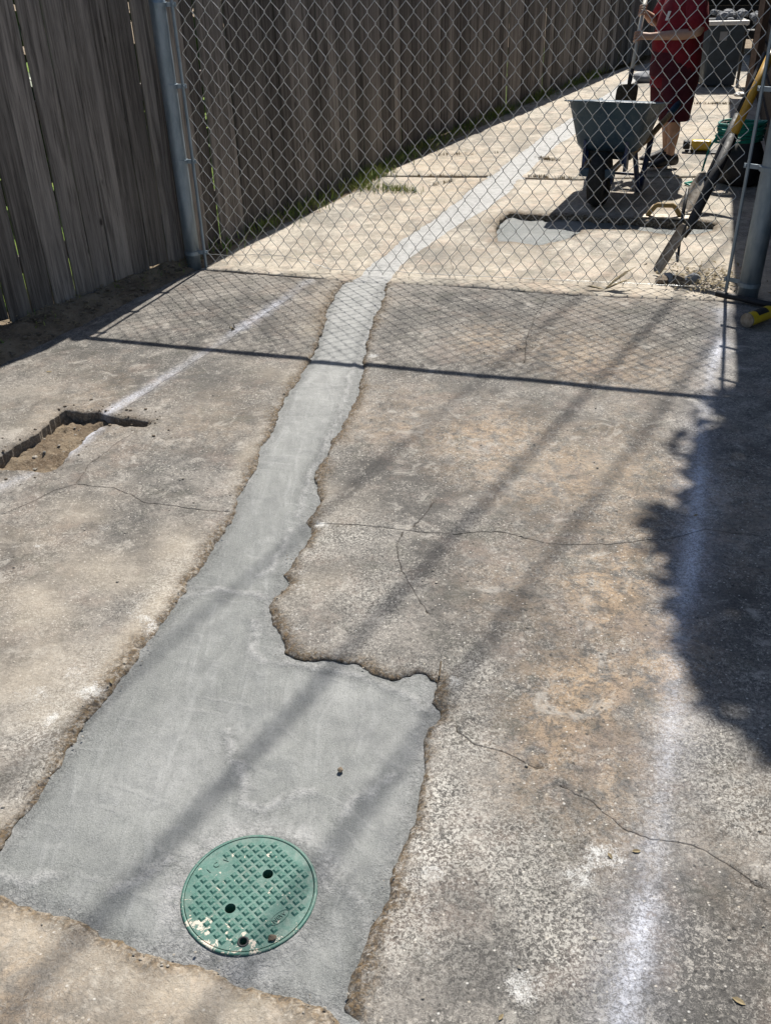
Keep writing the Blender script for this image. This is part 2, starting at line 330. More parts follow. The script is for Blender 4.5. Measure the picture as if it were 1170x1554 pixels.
def linked(name, me, parent, loc, rotz=0.0, scale=None):
    o = bpy.data.objects.new(name, me); COL.objects.link(o); o.parent = parent
    o.location = Vector(loc) - parent.location; o.rotation_euler = (0, 0, rotz)
    if scale: o.scale = scale
    return o

# ------------------------------------------------------------ paving: triangulated sheets with broken edges and cracks
def resample(P, step, closed, amp, seed, sc=9.0):
    out = []; n = len(P); P = [Vector(p) for p in P]
    for i in range(n if closed else n - 1):
        a, b = P[i], P[(i + 1) % n]; d = (b - a).length; k = max(1, int(d / step)); nr = Vector((-(b - a).y, (b - a).x)).normalized()
        for j in range(k):
            p = a.lerp(b, j / k); q = Vector((p.x * sc, p.y * sc, seed))
            w = amp * (noise.noise(q) + 0.7 * noise.noise(q * 2.7) + 0.5 * noise.noise(q * 7.1)); out.append(p + nr * w)
    if not closed: out.append(P[-1])
    return out
def seg_dist(pts, poly, closed=False):
    pts = np.asarray(pts, float); P = np.asarray([tuple(p) for p in poly], float)
    A = P if closed else P[:-1]; B = np.roll(P, -1, 0) if closed else P[1:]
    best = np.full(len(pts), 1e9)
    for a, b in zip(A, B):
        d = b - a; L = max((d ** 2).sum(), 1e-12); t = np.clip(((pts - a) @ d) / L, 0, 1)
        best = np.minimum(best, np.hypot(*(pts - (a + t[:, None] * d)).T))
    return best
def inside(pts, poly):
    pts = np.asarray(pts, float); P = np.asarray([tuple(p) for p in poly], float); x, y = pts[:, 0], pts[:, 1]; r = np.zeros(len(pts), bool)
    for (x1, y1), (x2, y2) in zip(P, np.roll(P, -1, 0)):
        c = (y1 > y) != (y2 > y); 
        with np.errstate(divide='ignore', invalid='ignore'): r ^= c & (x < (x2 - x1) * (y - y1) / (y2 - y1) + x1)
    return r
def sheet(name, mat, loops, rough_flags, grid, cracks=(), zfun=None, maskfun=None, lip=0.009, wall=0.06, step=0.009, amp=0.013, seed=1.0, core=None):
    """loops[0] outer, others holes; each a list of xy.  rough_flags: one flag per loop."""
    rl = []
    for L, rf in zip(loops, rough_flags):
        rl.append(resample(L, step, True, amp if rf else 0.0012, seed))
    V = []; E = []
    for L in rl:
        o = len(V); V += [tuple(p) for p in L]; E += [(o + i, o + (i + 1) % len(L)) for i in range(len(L))]
    nb = len(V)
    # inset points give the broken edge its rounding
    for L in rl:
        for i in range(0, len(L)):
            a, b = L[i - 1], L[(i + 1) % len(L)]; nr = Vector((-(b - a).y, (b - a).x))
            if nr.length < 1e-6: continue
            nr.normalize()
            for d in (0.007, 0.018): V += [tuple(L[i] + nr * d), tuple(L[i] - nr * d)]
    allp = np.array([tuple(p) for p in rl[0]]); x0, y0 = allp.min(0); x1, y1 = allp.max(0)
    g = grid; y = y0; pts = []
    while y < y1:
        h = g * (1.0 if y < 4.5 else 1.6); x = x0
        while x < x1:
            if core is None or (core[0] < x < core[1]): pts.append((x + rnd.uniform(-.35, .35) * h, y + rnd.uniform(-.35, .35) * h)); x += h
            else:
                pts.append((x, y)); x += h * 5
        y += h
    pts = np.array(pts)
    crows = []
    for ci, (C, w) in enumerate(cracks):
        P = resample(resample(C, 0.05, False, 0.010, 3.3 + ci * 2.1, 9.0), 0.009, False, 0.0035, 8.8 + ci, 38.0); row = [[], [], [], [], []]
        for i, p in enumerate(P):
            a, b = P[max(i - 1, 0)], P[min(i + 1, len(P) - 1)]; nr = Vector((-(b - a).y, (b - a).x)).normalized()
            ww = w * 0.95 * (0.3 + 0.9 * abs(noise.noise(Vector((p.x * 14, p.y * 14, ci))))) * (min(1, i / 3, (len(P) - 1 - i) / 3) * 0.9 + 0.1)
            row[0].append(p + nr * ww); row[1].append(p); row[2].append(p - nr * ww); row[3].append(p + nr * (ww + .004)); row[4].append(p - nr * (ww + .004))
        crows.append(row)
    keep = np.ones(len(pts), bool)
    for row in crows: keep &= seg_dist(pts, row[1]) > 0.012
    pts = pts[keep]; V += [tuple(p) for p in pts]
    for row in crows:
        for r in row[:3]:
            o = len(V); V += [tuple(p) for p in r]; E += [(o + i, o + i + 1) for i in range(len(r) - 1)]
    for row in crows: V += [tuple(p) for r in row[3:] for p in r]
    vo, _, fo, *_ = delaunay_2d_cdt([Vector(v) for v in V], E, [], 0, 1e-5, False)
    vo = np.array([tuple(v) for v in vo]); fo = np.array([f for f in fo if len(f) == 3])
    cen = vo[fo].mean(1); ok = inside(cen, rl[0])
    for L in rl[1:]: ok &= ~inside(cen, L)
    fo = fo[ok]; used = np.unique(fo); remap = -np.ones(len(vo), int); remap[used] = np.arange(len(used)); vo = vo[used]; fo = remap[fo]
    d = np.full(len(vo), 1e9)
    for L, rf in zip(rl, rough_flags): d = np.minimum(d, seg_dist(vo, L, True) + (0 if rf else 0.004))
    nz = np.array([noise.noise(Vector((p[0] * 13, p[1] * 13, seed))) for p in vo])
    nf = np.array([noise.noise(Vector((p[0] * 2.2, p[1] * 2.2, seed))) for p in vo])
    z = 0.0016 * nz + 0.003 * nf
    e = np.clip(1 - d / 0.022, 0, 1); z -= lip * e ** 1.6 * (1.0 + 0.7 * nz)
    cr = np.zeros(len(vo))
    for row in crows:
        dc = seg_dist(vo, row[1]); cr = np.maximum(cr, np.where(dc < 4e-4, 1.0, np.where(dc < 0.0022, 0.25, 0)))
    z -= 0.012 * (cr > 0.9)
    if zfun is not None: z = z + zfun(vo, d)
    me = bpy.data.meshes.new(name)
    # boundary walls
    ec = {}
    for f in fo:
        for a, b in ((f[0], f[1]), (f[1], f[2]), (f[2], f[0])): ec[(min(a, b), max(a, b))] = None if (min(a, b), max(a, b)) in ec else (a, b)
    vs = [(x_, y_, z_) for (x_, y_), z_ in zip(vo, z)]; faces = [tuple(int(i) for i in f) for f in fo]; low = {}; extra = []
    if wall:
        for ab in ec.values():
            if ab is None: continue
            for i in ab:
                if i not in low: low[i] = len(vs); vs.append((vo[i][0] + rnd.uniform(-.003, .003), vo[i][1] + rnd.uniform(-.003, .003), z[i] - wall)); extra.append(i)
            faces.append((int(ab[1]), int(ab[0]), low[ab[0]], low[ab[1]]))
    me.from_pydata(vs, [], faces); me.materials.append(mat)
    m1, m2 = maskfun(vo, d) if maskfun else (np.zeros((len(vo), 3)), np.zeros((len(vo), 3)))
    m2 = m2.copy(); m2[:, 0] = np.maximum(m2[:, 0], cr)
    m3 = np.zeros((len(vo), 3)); g_ = np.zeros(len(vo))
    for x_, y_, rx_, ry_, k_ in GRIME: g_ = np.maximum(g_, k_ * blob(vo, x_, y_, rx_, ry_, 0))
    m3[:, 0] = g_; m3[:, 1] = chalk(vo)
    for nm, M in (('mask', m1), ('mask2', m2), ('mask3', m3)):
        M = np.vstack([M, M[extra]]) if extra else M
        at_ = me.color_attributes.new(nm, 'FLOAT_COLOR', 'POINT'); at_.data.foreach_set('color', np.hstack([np.clip(M, 0, 1), np.ones((len(M), 1))]).astype(np.float32).ravel())
    me.polygons.foreach_set('use_smooth', [True] * len(fo) + [False] * (len(faces) - len(fo)))
    bm = bmesh.new(); bm.from_mesh(me); bmesh.ops.recalc_face_normals(bm, faces=bm.faces[:])
    if sum(f.normal.z for f in bm.faces) < 0: bmesh.ops.reverse_faces(bm, faces=bm.faces[:])
    bm.to_mesh(me); bm.free(); me.update()
    o = bpy.data.objects.new(name, me); COL.objects.link(o); return tag(o, kind='structure')

T_LEFT = [(-0.192, 5.252), (-0.249, 4.999), (-0.281, 4.753), (-0.29, 4.553), (-0.298, 4.412), (-0.325, 4.151), (-0.355, 3.953), (-0.39, 3.792), (-0.416, 3.667), (-0.439, 3.522), (-0.449, 3.35), (-0.472, 3.224), (-0.489, 3.089), (-0.502, 2.972), (-0.517, 2.852), (-0.533, 2.748), (-0.532, 2.704), (-0.545, 2.629), (-0.557, 2.552), (-0.579, 2.464), (-0.604, 2.376), (-0.629, 2.314), (-0.62, 2.269), (-0.637, 2.207), (-0.66, 2.134), (-0.676, 2.068), (-0.694, 2.016), (-0.702, 1.965), (-0.72, 1.914), (-0.749, 1.837), (-0.766, 1.763), (-0.791, 1.716), (-0.795, 1.641), (-0.811, 1.587), (-0.83, 1.505), (-0.849, 1.428), (-0.878, 1.334)]
T_LEFT_OUT = [(-0.924, 1.224), (-1.072, 1.014)]
T_RIGHT = [(0.051, 5.193), (0.005, 4.812), (-0.039, 4.532), (-0.07, 4.303), (-0.082, 4.051), (-0.096, 3.799), (-0.114, 3.605), (-0.135, 3.502), (-0.156, 3.44), (-0.182, 3.285), (-0.207, 3.23), (-0.218, 3.109), (-0.245, 3.032), (-0.259, 2.967), (-0.245, 2.869), (-0.231, 2.776), (-0.253, 2.702), (-0.275, 2.639), (-0.263, 2.597), (-0.269, 2.497), (-0.299, 2.434), (-0.309, 2.368), (-0.327, 2.334), (-0.307, 2.281), (-0.347, 2.222), (-0.352, 2.151), (-0.341, 2.089), (-0.311, 2.028), (-0.29, 1.961), (-0.255, 1.935), (-0.207, 1.921), (-0.149, 1.916), (-0.085, 1.905), (-0.04, 1.871), (0.003, 1.84), (0.046, 1.846), (0.085, 1.855), (0.126, 1.825), (0.12, 1.78), (0.106, 1.748), (0.122, 1.688), (0.091, 1.639), (0.079, 1.574), (0.061, 1.482), (0.048, 1.405), (0.03, 1.333), (0.008, 1.265), (-0.012, 1.225), (-0.022, 1.178), (-0.039, 1.141), (-0.058, 1.084), (-0.077, 1.029), (-0.093, 0.99), (-0.105, 0.953)]
T_BOT = [(-0.114, 0.921), (-0.134, 0.945), (-0.169, 0.961), (-0.207, 0.978), (-0.257, 0.981), (-0.294, 0.994), (-0.336, 1.012), (-0.362, 1.034), (-0.398, 1.049), (-0.442, 1.047), (-0.47, 1.065), (-0.507, 1.068), (-0.545, 1.092), (-0.603, 1.115), (-0.633, 1.138), (-0.689, 1.159), (-0.748, 1.175), (-0.833, 1.205)]
T_BOT_OUT = [(-0.955, 1.233), (-1.111, 1.041)]
JOINT_L = [(-1.11, 5.557), (-0.691, 5.412), (-0.368, 5.306)]
CHALK_R = [(1.793, 4.574), (1.633, 4.125), (1.496, 3.816), (1.366, 3.477), (1.255, 3.182), (1.119, 2.781), (1.0, 2.45), (0.896, 2.172), (0.812, 1.962), (0.734, 1.754), (0.67, 1.572), (0.617, 1.431), (0.583, 1.322), (0.534, 1.191), (0.491, 1.102), (0.444, 0.993), (0.404, 0.902), (0.355, 0.764)]
CHALK_L = [(-0.406, 5.272), (-0.534, 4.935), (-0.667, 4.633), (-0.787, 4.36), (-0.908, 4.089), (-1.05, 3.781), (-1.173, 3.553)]
CHALK_L2 = [(-1.184, 3.398), (-1.249, 3.173), (-1.319, 3.061), (-1.425, 2.928), (-1.512, 2.772)]
PIT_L = [(-1.584, 2.962), (-1.542, 3.122), (-1.512, 3.184), (-1.477, 3.265), (-1.439, 3.349), (-1.401, 3.473), (-1.37, 3.592), (-1.322, 3.582), (-1.273, 3.559), (-1.222, 3.556), (-1.178, 3.527), (-1.152, 3.513), (-1.064, 3.482), (-0.978, 3.457), (-0.983, 3.415), (-1.071, 3.427), (-1.132, 3.443), (-1.174, 3.409), (-1.21, 3.34), (-1.238, 3.205), (-1.262, 3.084), (-1.295, 3.05), (-1.398, 3.071), (-1.475, 3.076)]
GRIME = [(x, y, rx, ry, k) for (x, y), rx, ry, k in zip([(0.497, 4.585), (1.306, 4.238), (-0.69, 4.685), (-0.462, 3.67), (0.093, 3.038), (-0.057, 2.467), (0.292, 1.797), (0.359, 1.213), (0.637, 1.126), (0.794, 1.425), (-1.018, 4.002), (-0.717, 3.087), (0.368, 3.9), (1.005, 2.882), (0.702, 2.586), (0.912, 1.875), (0.484, 5.716), (0.816, 6.057), (-0.437, 6.709), (1.055, 5.196), (0.249, 7.223), (2.497, 8.403), (1.026, 9.956)], [.55,.4,.4,.3,.35,.4,.22,.32,.32,.32,.45,.3,.5,.3,.25,.5,.3,.3,.5,.4,.5,.7,.8], [.3,.35,.35,.35,.3,.35,.18,.2,.25,.3,.3,.2,.3,.35,.25,.9,.3,.4,.3,.15,.4,.5,1.2], [1,1,.9,.8,.75,.7,.9,.7,.8,.8,.8,.6,.9,.7,.7,.8,.9,.8,.5,.5,.5,.6,.6])]
def blob(p, cx, cy, rx, ry, rot=0.0):
    c, s = math.cos(rot), math.sin(rot); dx, dy = p[:, 0] - cx, p[:, 1] - cy
    return np.exp(-(((dx * c + dy * s) / rx) ** 2 + ((-dx * s + dy * c) / ry) ** 2))
def nmap(p, sc, seed, o=4):
    return np.array([noise.fractal(Vector((x * sc, y * sc, seed)), 1.0, 2.0, o) for x, y in p])
SPLAT = [(x, y, r) for (x, y), r in zip([(-0.802, 2.626), (-0.739, 2.234), (-0.726, 2.107), (-0.759, 2.171), (-0.853, 1.893), (-0.801, 1.831), (-0.948, 1.795), (-0.985, 1.826), (-0.867, 1.724), (-1.168, 2.533), (-0.962, 2.635), (-1.233, 2.528), (-0.275, 2.331), (-0.277, 2.262), (-0.215, 2.615), (-0.19, 2.552), (-0.041, 4.088), (0.051, 1.161), (0.089, 1.222), (0.046, 1.059), (0.172, 1.828), (0.226, 1.007), (0.241, 0.974), (0.435, 1.276), (0.387, 1.212), (-0.276, 2.041), (-0.194, 2.128), (-0.233, 2.869)], [.06,.07,.09,.06,.06,.08,.07,.05,.05,.03,.04,.03,.04,.04,.04,.03,.05,.08,.06,.05,.05,.07,.07,.10,.08,.05,.02,.03])]
PITS = [(x, y, r) for (x, y), r in zip([(0.104, 1.451), (0.079, 1.288), (0.039, 1.192), (0.008, 1.089), (-0.706, 2.249), (-0.836, 1.898), (-0.902, 1.702), (-0.676, 2.424), (0.152, 1.392), (0.113, 1.27), (0.062, 1.116), (0.204, 1.612), (0.227, 1.266), (0.23, 1.878), (-0.057, 2.218), (-0.145, 2.51), (0.796, 1.525), (0.825, 1.386), (0.332, 1.064)], [.05,.05,.05,.05,.10,.10,.12,.08,.10,.12,.11,.09,.14,.08,.16,.14,.10,.12,.12])]
PALES = [(x, y, rr_, k) for (x, y), rr_, k in zip([(-1.045, 2.168), (-0.904, 2.399), (-1.1, 2.642), (-1.028, 1.933), (-0.733, 2.502), (-0.745, 2.062), (-0.855, 1.654), (-0.707, 3.553), (-0.549, 3.968), (-0.242, 2.295), (-0.198, 2.765), (0.738, 2.998), (-1.486, 3.606)], [.22,.2,.2,.2,.15,.12,.2,.2,.15,.12,.15,.25,.3], [.75,.7,.6,.8,.7,.8,.8,.4,.4,.5,.4,.35,.45])]
TANS = [(x, y, rx, ry, k) for (x, y), rx, ry, k in zip([(0.618, 2.185), (0.478, 1.765), (0.798, 3.047), (0.469, 3.232), (0.111, 3.498), (0.511, 2.257), (0.589, 4.207), (0.999, 4.009), (0.735, 1.883), (0.516, 1.474)], [.17,.14,.30,.25,.2,.22,.3,.3,.12,.12], [.35,.35,.35,.3,.3,.25,.25,.3,.3,.25], [1,.95,.6,.6,.35,.6,.5,.5,.7,.6])]
def near_mask(p, d):
    m1 = np.zeros((len(p), 3)); m2 = np.zeros((len(p), 3))
    t = np.zeros(len(p))
    for x, y, rx, ry, k in TANS: t = np.maximum(t, k * blob(p, x, y, rx, ry, -0.4))
    m1[:, 0] = t * (0.95 + 0.7 * nmap(p, 3.0, 2.0)) + 0.4 * np.clip(nmap(p, 1.3, 8.0), 0, 1)
    w = np.zeros(len(p))
    brk = np.clip(0.62 + 0.75 * nmap(p, 2.6, 5.0), 0.12, 1)
    sn = 0.8 + 1.0 * nmap(p, 14, 4.0)
    for x, y, r in SPLAT: w = np.maximum(w, 0.74 * blob(p, x, y, r * .8, r) * sn)
    m1[:, 1] = w
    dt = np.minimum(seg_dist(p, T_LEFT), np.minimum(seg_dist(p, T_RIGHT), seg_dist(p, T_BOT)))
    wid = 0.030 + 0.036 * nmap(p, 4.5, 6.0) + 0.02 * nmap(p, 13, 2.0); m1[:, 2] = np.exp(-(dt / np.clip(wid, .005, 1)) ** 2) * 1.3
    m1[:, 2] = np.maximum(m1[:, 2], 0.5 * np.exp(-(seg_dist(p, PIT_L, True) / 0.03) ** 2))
    pz = np.zeros(len(p))
    for x, y, r in PITS: pz = np.maximum(pz, (0.95 if r < .06 else 0.62) * blob(p, x, y, r, r * 1.3))
    m2[:, 1] = pz * (0.8 + 0.5 * nmap(p, 5, 1.0)) + 0.35 * np.exp(-(dt / 0.08) ** 2) + 0.25 * np.clip(nmap(p, 1.8, 3.0), 0, 1)
    for x, y, rr_, k in PALES: m2[:, 2] = np.maximum(m2[:, 2], k * blob(p, x, y, rr_, rr_) * np.clip(.55 + .9 * nmap(p, 4, 21.0), 0, 1))
    # pale worn band on the strip's left lip
    m2[:, 2] = np.maximum(m2[:, 2], 0.85 * np.exp(-(np.abs(seg_dist(p, T_LEFT) - 0.05) / 0.05) ** 2) * np.clip(0.35 + nmap(p, 2.1, 14.0), 0, 1))
    return m1, m2
def chalk(p):
    brk = np.clip(0.62 + 0.9 * nmap(p, 2.4, 5.0), 0.30, 1)
    dc = seg_dist(p, CHALK_R); ch = np.exp(-(dc / (0.030 + .012 * nmap(p, 3, 2))) ** 2) * brk
    dl = np.minimum(seg_dist(p, CHALK_L), seg_dist(p, CHALK_L2)); fd = np.clip(.45 + 1.0 * nmap(p, 2, 9.0), .12, .8)
    return np.maximum(np.maximum(ch, 0.35 * np.exp(-(dc / 0.075) ** 2) * brk), np.exp(-(dl / 0.026) ** 2) * fd)
def bot_mask(p, d):
    m1, m2 = near_mask(p, d); m1[:, 0] = 0.55 + 0.4 * nmap(p, 3, 2); m2[:, 2] = 0.75 * np.exp(-(seg_dist(p, T_BOT) / 0.10) ** 2) * np.clip(0.7 + nmap(p, 5, 4), 0, 1) + 0.22
    m1[:, 2] *= 0.75; return m1, m2

near_left = T_LEFT + T_LEFT_OUT + [(-2.6, 1.0), (-3.2, 2.4)] + [(-2.047, 3.454), (-1.833, 4.118), (-1.757, 4.279), (-1.679, 4.459), (-1.588, 4.621), (-1.496, 4.815), (-1.395, 5.011), (-1.288, 5.221), (-1.19, 5.434)] + JOINT_L
crk_left = [([(-1.346, 2.745), (-1.273, 2.817), (-1.214, 2.892), (-1.14, 2.941), (-1.06, 2.907), (-1.001, 2.904), (-0.923, 2.848), (-0.861, 2.789), (-0.776, 2.766), (-0.699, 2.74), (-0.627, 2.723), (-0.556, 2.714)], 0.0032),
            ([(-1.138, 2.96), (-1.135, 3.081), (-1.105, 3.164), (-1.063, 3.261), (-1.017, 3.357)], 0.002), ([(-0.467, 5.03), (-0.677, 4.566), (-0.779, 4.298), (-0.902, 4.049), (-1.012, 3.814), (-1.12, 3.568)], 0.002)]
pit_z = None
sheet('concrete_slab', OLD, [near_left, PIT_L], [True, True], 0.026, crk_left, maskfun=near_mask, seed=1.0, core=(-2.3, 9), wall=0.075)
near_right = list(reversed(T_RIGHT)) + [(0.47, 5.083), (0.688, 5.017), (0.934, 4.926), (1.177, 4.86), (1.516, 4.775), (1.87, 4.712)] + [(3.2, 4.35), (3.2, 0.3), (0.3, 0.3)] + [(-0.058, 0.862)]
crk_right = [([(-0.233, 2.612), (-0.192, 2.61), (-0.125, 2.61), (-0.013, 2.579), (0.054, 2.563), (0.141, 2.543), (0.228, 2.526), (0.383, 2.534), (0.444, 2.499), (0.524, 2.456), (0.607, 2.44), (0.736, 2.441), (0.849, 2.465), (0.913, 2.462), (1.055, 2.502), (1.138, 2.489), (1.242, 2.448), (1.413, 2.42)], 0.0028),
             ([(0.053, 2.539), (0.028, 2.406), (0.042, 2.333), (0.059, 2.263), (0.085, 2.178), (0.117, 2.113)], 0.0017), ([(0.163, 2.722), (0.124, 2.638), (0.095, 2.59)], 0.0014),
             ([(0.157, 1.636), (0.202, 1.591), (0.263, 1.56), (0.343, 1.511)], 0.002), ([(0.389, 1.459), (0.454, 1.399), (0.504, 1.325), (0.556, 1.302), (0.657, 1.276), (0.7, 1.233), (0.749, 1.176)], 0.0016),
             ([(0.919, 4.839), (0.811, 4.558), (0.729, 4.284), (0.665, 3.955)], 0.003)]
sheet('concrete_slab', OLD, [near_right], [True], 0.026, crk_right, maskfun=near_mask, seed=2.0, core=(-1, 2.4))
near_bot = list(reversed(T_BOT)) + [(-0.094, 0.892)] + [(-0.1, 0.55), (-1.2, 0.45)] + list(reversed(T_BOT_OUT))
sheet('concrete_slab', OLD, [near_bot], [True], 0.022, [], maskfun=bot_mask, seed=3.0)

# paving past the wire fence
S_LEFT = [(-0.172, 5.238), (-0.107, 5.319), (-0.036, 5.586), (0.057, 5.773), (0.258, 6.263), (0.402, 6.559), (0.612, 7.074), (0.811, 7.61), (0.954, 7.845)]
S_LEFT2 = [(0.979, 7.916), (1.162, 8.397), (1.411, 8.989), (1.705, 9.694), (2.064, 10.46), (2.729, 11.914), (3.15, 12.878), (3.561, 13.867), (3.928, 14.703), (4.538, 15.96)]
S_RIGHT = [(0.047, 5.181), (0.09, 5.389), (0.179, 5.662), (0.303, 5.91), (0.411, 6.132), (0.581, 6.467), (0.823, 6.867), (1.026, 7.343), (1.156, 7.768)]
S_RIGHT2 = [(1.188, 7.838), (1.338, 8.18), (1.55, 8.75), (1.737, 9.199), (1.922, 9.514), (2.362, 10.535), (2.982, 11.972), (3.454, 13.067), (3.93, 14.228), (4.61, 15.657)]
PIT_R = [(0.871, 6.541), (0.966, 6.696), (1.077, 6.646), (1.201, 6.594), (1.328, 6.598), (1.445, 6.548), (1.561, 6.48), (1.67, 6.432), (1.782, 6.419), (1.994, 6.342), (2.197, 6.354), (2.293, 6.257), (2.224, 6.097), (2.094, 6.014), (1.93, 6.016), (1.837, 6.074), (1.724, 6.185), (1.638, 6.178), (1.503, 6.21), (1.378, 6.207), (1.272, 6.024), (1.119, 5.916), (1.043, 5.863), (0.968, 5.901), (0.894, 5.955), (0.802, 5.98), (0.807, 6.236)]
def far_mask(p, d):
    m1 = np.zeros((len(p), 3)); m2 = np.zeros((len(p), 3))
    m1[:, 0] = np.clip(0.35 + 0.9 * nmap(p, 0.9, 3.0), 0, 1); 
    m1[:, 2] = np.exp(-(np.minimum(seg_dist(p, S_LEFT), seg_dist(p, S_RIGHT)) / 0.02) ** 2) * np.clip(0.3 + nmap(p, 4, 3), 0, 0.6) + 1.1 * np.exp(-(seg_dist(p, PIT_R, True) / (0.05 + .05 * np.clip(nmap(p, 6, 2), -.6, 1))) ** 2)
    m1[:, 1] = 0.55 * blob(p, -.15, 7.4, .3, .2) + 0.5 * blob(p, 1.25, 5.1, .25, .1) + 0.3 * np.exp(-(seg_dist(p, S_RIGHT) / 0.12) ** 2) * np.clip(nmap(p, 4, 7), 0, 1)
    m2[:, 1] = 0.3 * np.clip(nmap(p, 2, 5), 0, 1); m2[:, 2] = np.clip(0.3 * nmap(p, 1.1, 11), 0, 1); return m1, m2
FEDGE1 = [(-1.069, 5.606), (-0.974, 5.908), (-0.886, 6.143), (-0.744, 6.424), (-0.581, 6.726), (-0.403, 7.033), (-0.261, 7.329), (-0.135, 7.581), (0.028, 7.994)]
FEDGE2 = [(0.039, 8.044), (0.236, 8.445), (0.569, 9.117), (0.873, 9.757), (1.263, 10.558), (1.722, 11.538), (2.398, 12.73), (3.053, 13.842), (3.784, 14.988)]
fl1 = [(-1.115, 5.584), (-0.693, 5.438), (-0.37, 5.331)] + S_LEFT + [(0.494, 7.906)] + list(reversed(FEDGE1))
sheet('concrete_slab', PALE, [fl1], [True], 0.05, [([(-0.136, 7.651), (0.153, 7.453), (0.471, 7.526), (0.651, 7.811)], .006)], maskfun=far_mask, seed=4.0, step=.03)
fl2 = S_LEFT2 + [(4.6, 15.6)] + list(reversed(FEDGE2)) + [(0.499, 7.981)]
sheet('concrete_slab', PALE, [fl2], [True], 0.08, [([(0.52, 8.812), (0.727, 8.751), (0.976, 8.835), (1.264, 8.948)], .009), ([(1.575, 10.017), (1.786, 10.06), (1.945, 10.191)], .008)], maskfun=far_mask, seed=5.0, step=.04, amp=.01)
fr1 = list(reversed(S_RIGHT)) + [(0.471, 5.095), (0.69, 5.028), (0.936, 4.937), (1.179, 4.871), (1.519, 4.786), (1.874, 4.722)] + [(3.0, 4.45), (4.1, 8.0)] + [(3.02, 7.591), (2.084, 7.668), (1.653, 7.653)]
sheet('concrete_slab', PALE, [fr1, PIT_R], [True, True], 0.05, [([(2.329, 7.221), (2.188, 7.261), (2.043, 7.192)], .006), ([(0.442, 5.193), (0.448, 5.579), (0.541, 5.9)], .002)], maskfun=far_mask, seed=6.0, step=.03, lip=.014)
fr2 = list(reversed(S_RIGHT2)) + [(1.663, 7.701), (2.096, 7.716), (3.044, 7.661)] + [(4.2, 8.05), (8.5, 16.0), (5.2, 16.0)]
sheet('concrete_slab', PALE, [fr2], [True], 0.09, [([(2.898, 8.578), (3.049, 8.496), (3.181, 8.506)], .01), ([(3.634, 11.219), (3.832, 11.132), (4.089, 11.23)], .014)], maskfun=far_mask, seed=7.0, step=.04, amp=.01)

# fresh cement lies in the trench a little below the old slabs and runs under their broken edges
def shift(P, d): 
    out = []
    for i, p in enumerate(P):
        a, b = Vector(P[max(i - 1, 0)]), Vector(P[min(i + 1, len(P) - 1)]); n = Vector((-(b - a).y, (b - a).x)).normalized(); out.append(tuple(Vector(p) + n * d))
    return out
LIDC = [(-0.308, 1.199)][0]
LID_HOLE = [(LIDC[0] + .126 * math.cos(a), LIDC[1] + .126 * math.sin(a)) for a in np.linspace(0, 2 * math.pi, 60, endpoint=False)]
RIDGES = [[(0.019, 5.054), (-0.057, 4.439), (-0.104, 4.053), (-0.125, 3.983), (-0.145, 3.717), (-0.176, 3.479), (-0.213, 3.322), (-0.237, 3.203), (-0.25, 3.08), (-0.282, 2.853), (-0.305, 2.683)], [(-0.365, 1.547), (-0.335, 1.457), (-0.304, 1.424), (-0.249, 1.446), (-0.192, 1.466)], [(-0.417, 1.671), (-0.39, 1.603), (-0.365, 1.547)],
          [(-0.295, 1.928), (-0.184, 1.896), (-0.058, 1.838), (0.029, 1.783), (0.079, 1.721)], [(0.005, 1.498), (-0.05, 1.452), (-0.087, 1.429), (-0.117, 1.383)], [(-0.142, 1.249), (-0.106, 1.212), (-0.078, 1.177)], [(-0.397, 2.107), (-0.377, 2.045), (-0.392, 1.974), (-0.35, 1.93)], [(-0.602, 1.221), (-0.545, 1.251), (-0.489, 1.291)], [(-0.641, 2.23), (-0.527, 2.274), (-0.378, 2.217)], [(-0.85, 1.254), (-0.792, 1.248), (-0.724, 1.257)], [(-0.4, 2.337), (-0.359, 2.464), (-0.326, 2.6)]]
RIDGES = [resample(q, .03, False, .02, 5.5, 12.0) for q in RIDGES]
def ridge(p): 
    d = np.full(len(p), 1e9)
    for q in RIDGES: d = np.minimum(d, seg_dist(p, q))
    return d
def cem_mask(p, d):
    m1 = np.zeros((len(p), 3))
    dt = np.minimum(seg_dist(p, T_LEFT), np.minimum(seg_dist(p, T_RIGHT), seg_dist(p, T_BOT)))
    dl = np.hypot(p[:, 0] - LIDC[0], p[:, 1] - LIDC[1])
    m1[:, 0] = 0.06 + 0.9 * np.exp(-(dt / 0.035) ** 2) + 0.7 * np.exp(-((dl - .14) / 0.05) ** 2) + 0.5 * np.clip(nmap(p, 2.4, 3), 0, 1)
    m1[:, 1] = 1.0 * np.exp(-((dl - .155) / 0.045) ** 2) * np.clip(.75 + .9 * nmap(p, 9, 3), 0, 1) + 0.55 * np.exp(-(dt / 0.03) ** 2) * np.clip(.5 + nmap(p, 8, 1), 0, 1) + 0.5 * np.clip(nmap(p, 1.6, 6), 0, 1) * (p[:, 1] < 2)
    m1[:, 1] = np.maximum(m1[:, 1], 0.6 * np.clip((p[:, 1] - 2.6) / 3.0, 0, 1))
    rd = ridge(p); m1[:, 1] = np.maximum(m1[:, 1], .8 * np.exp(-(rd / .012) ** 2)); m1[:, 0] += .5 * np.exp(-(rd / .03) ** 2)
    dmp = np.zeros(len(p))
    for (x, y), q in zip([(-0.113, 1.181), (-0.172, 1.28), (-0.541, 1.135), (-0.726, 2.354), (-0.347, 1.726)], (.07, .05, .1, .1, .1)): dmp = np.maximum(dmp, blob(p, x, y, q, q * .7) * np.clip(.4 + nmap(p, 6, 4), 0, .6))
    m1[:, 2] = dmp * .5
    return m1, np.zeros((len(p), 3))
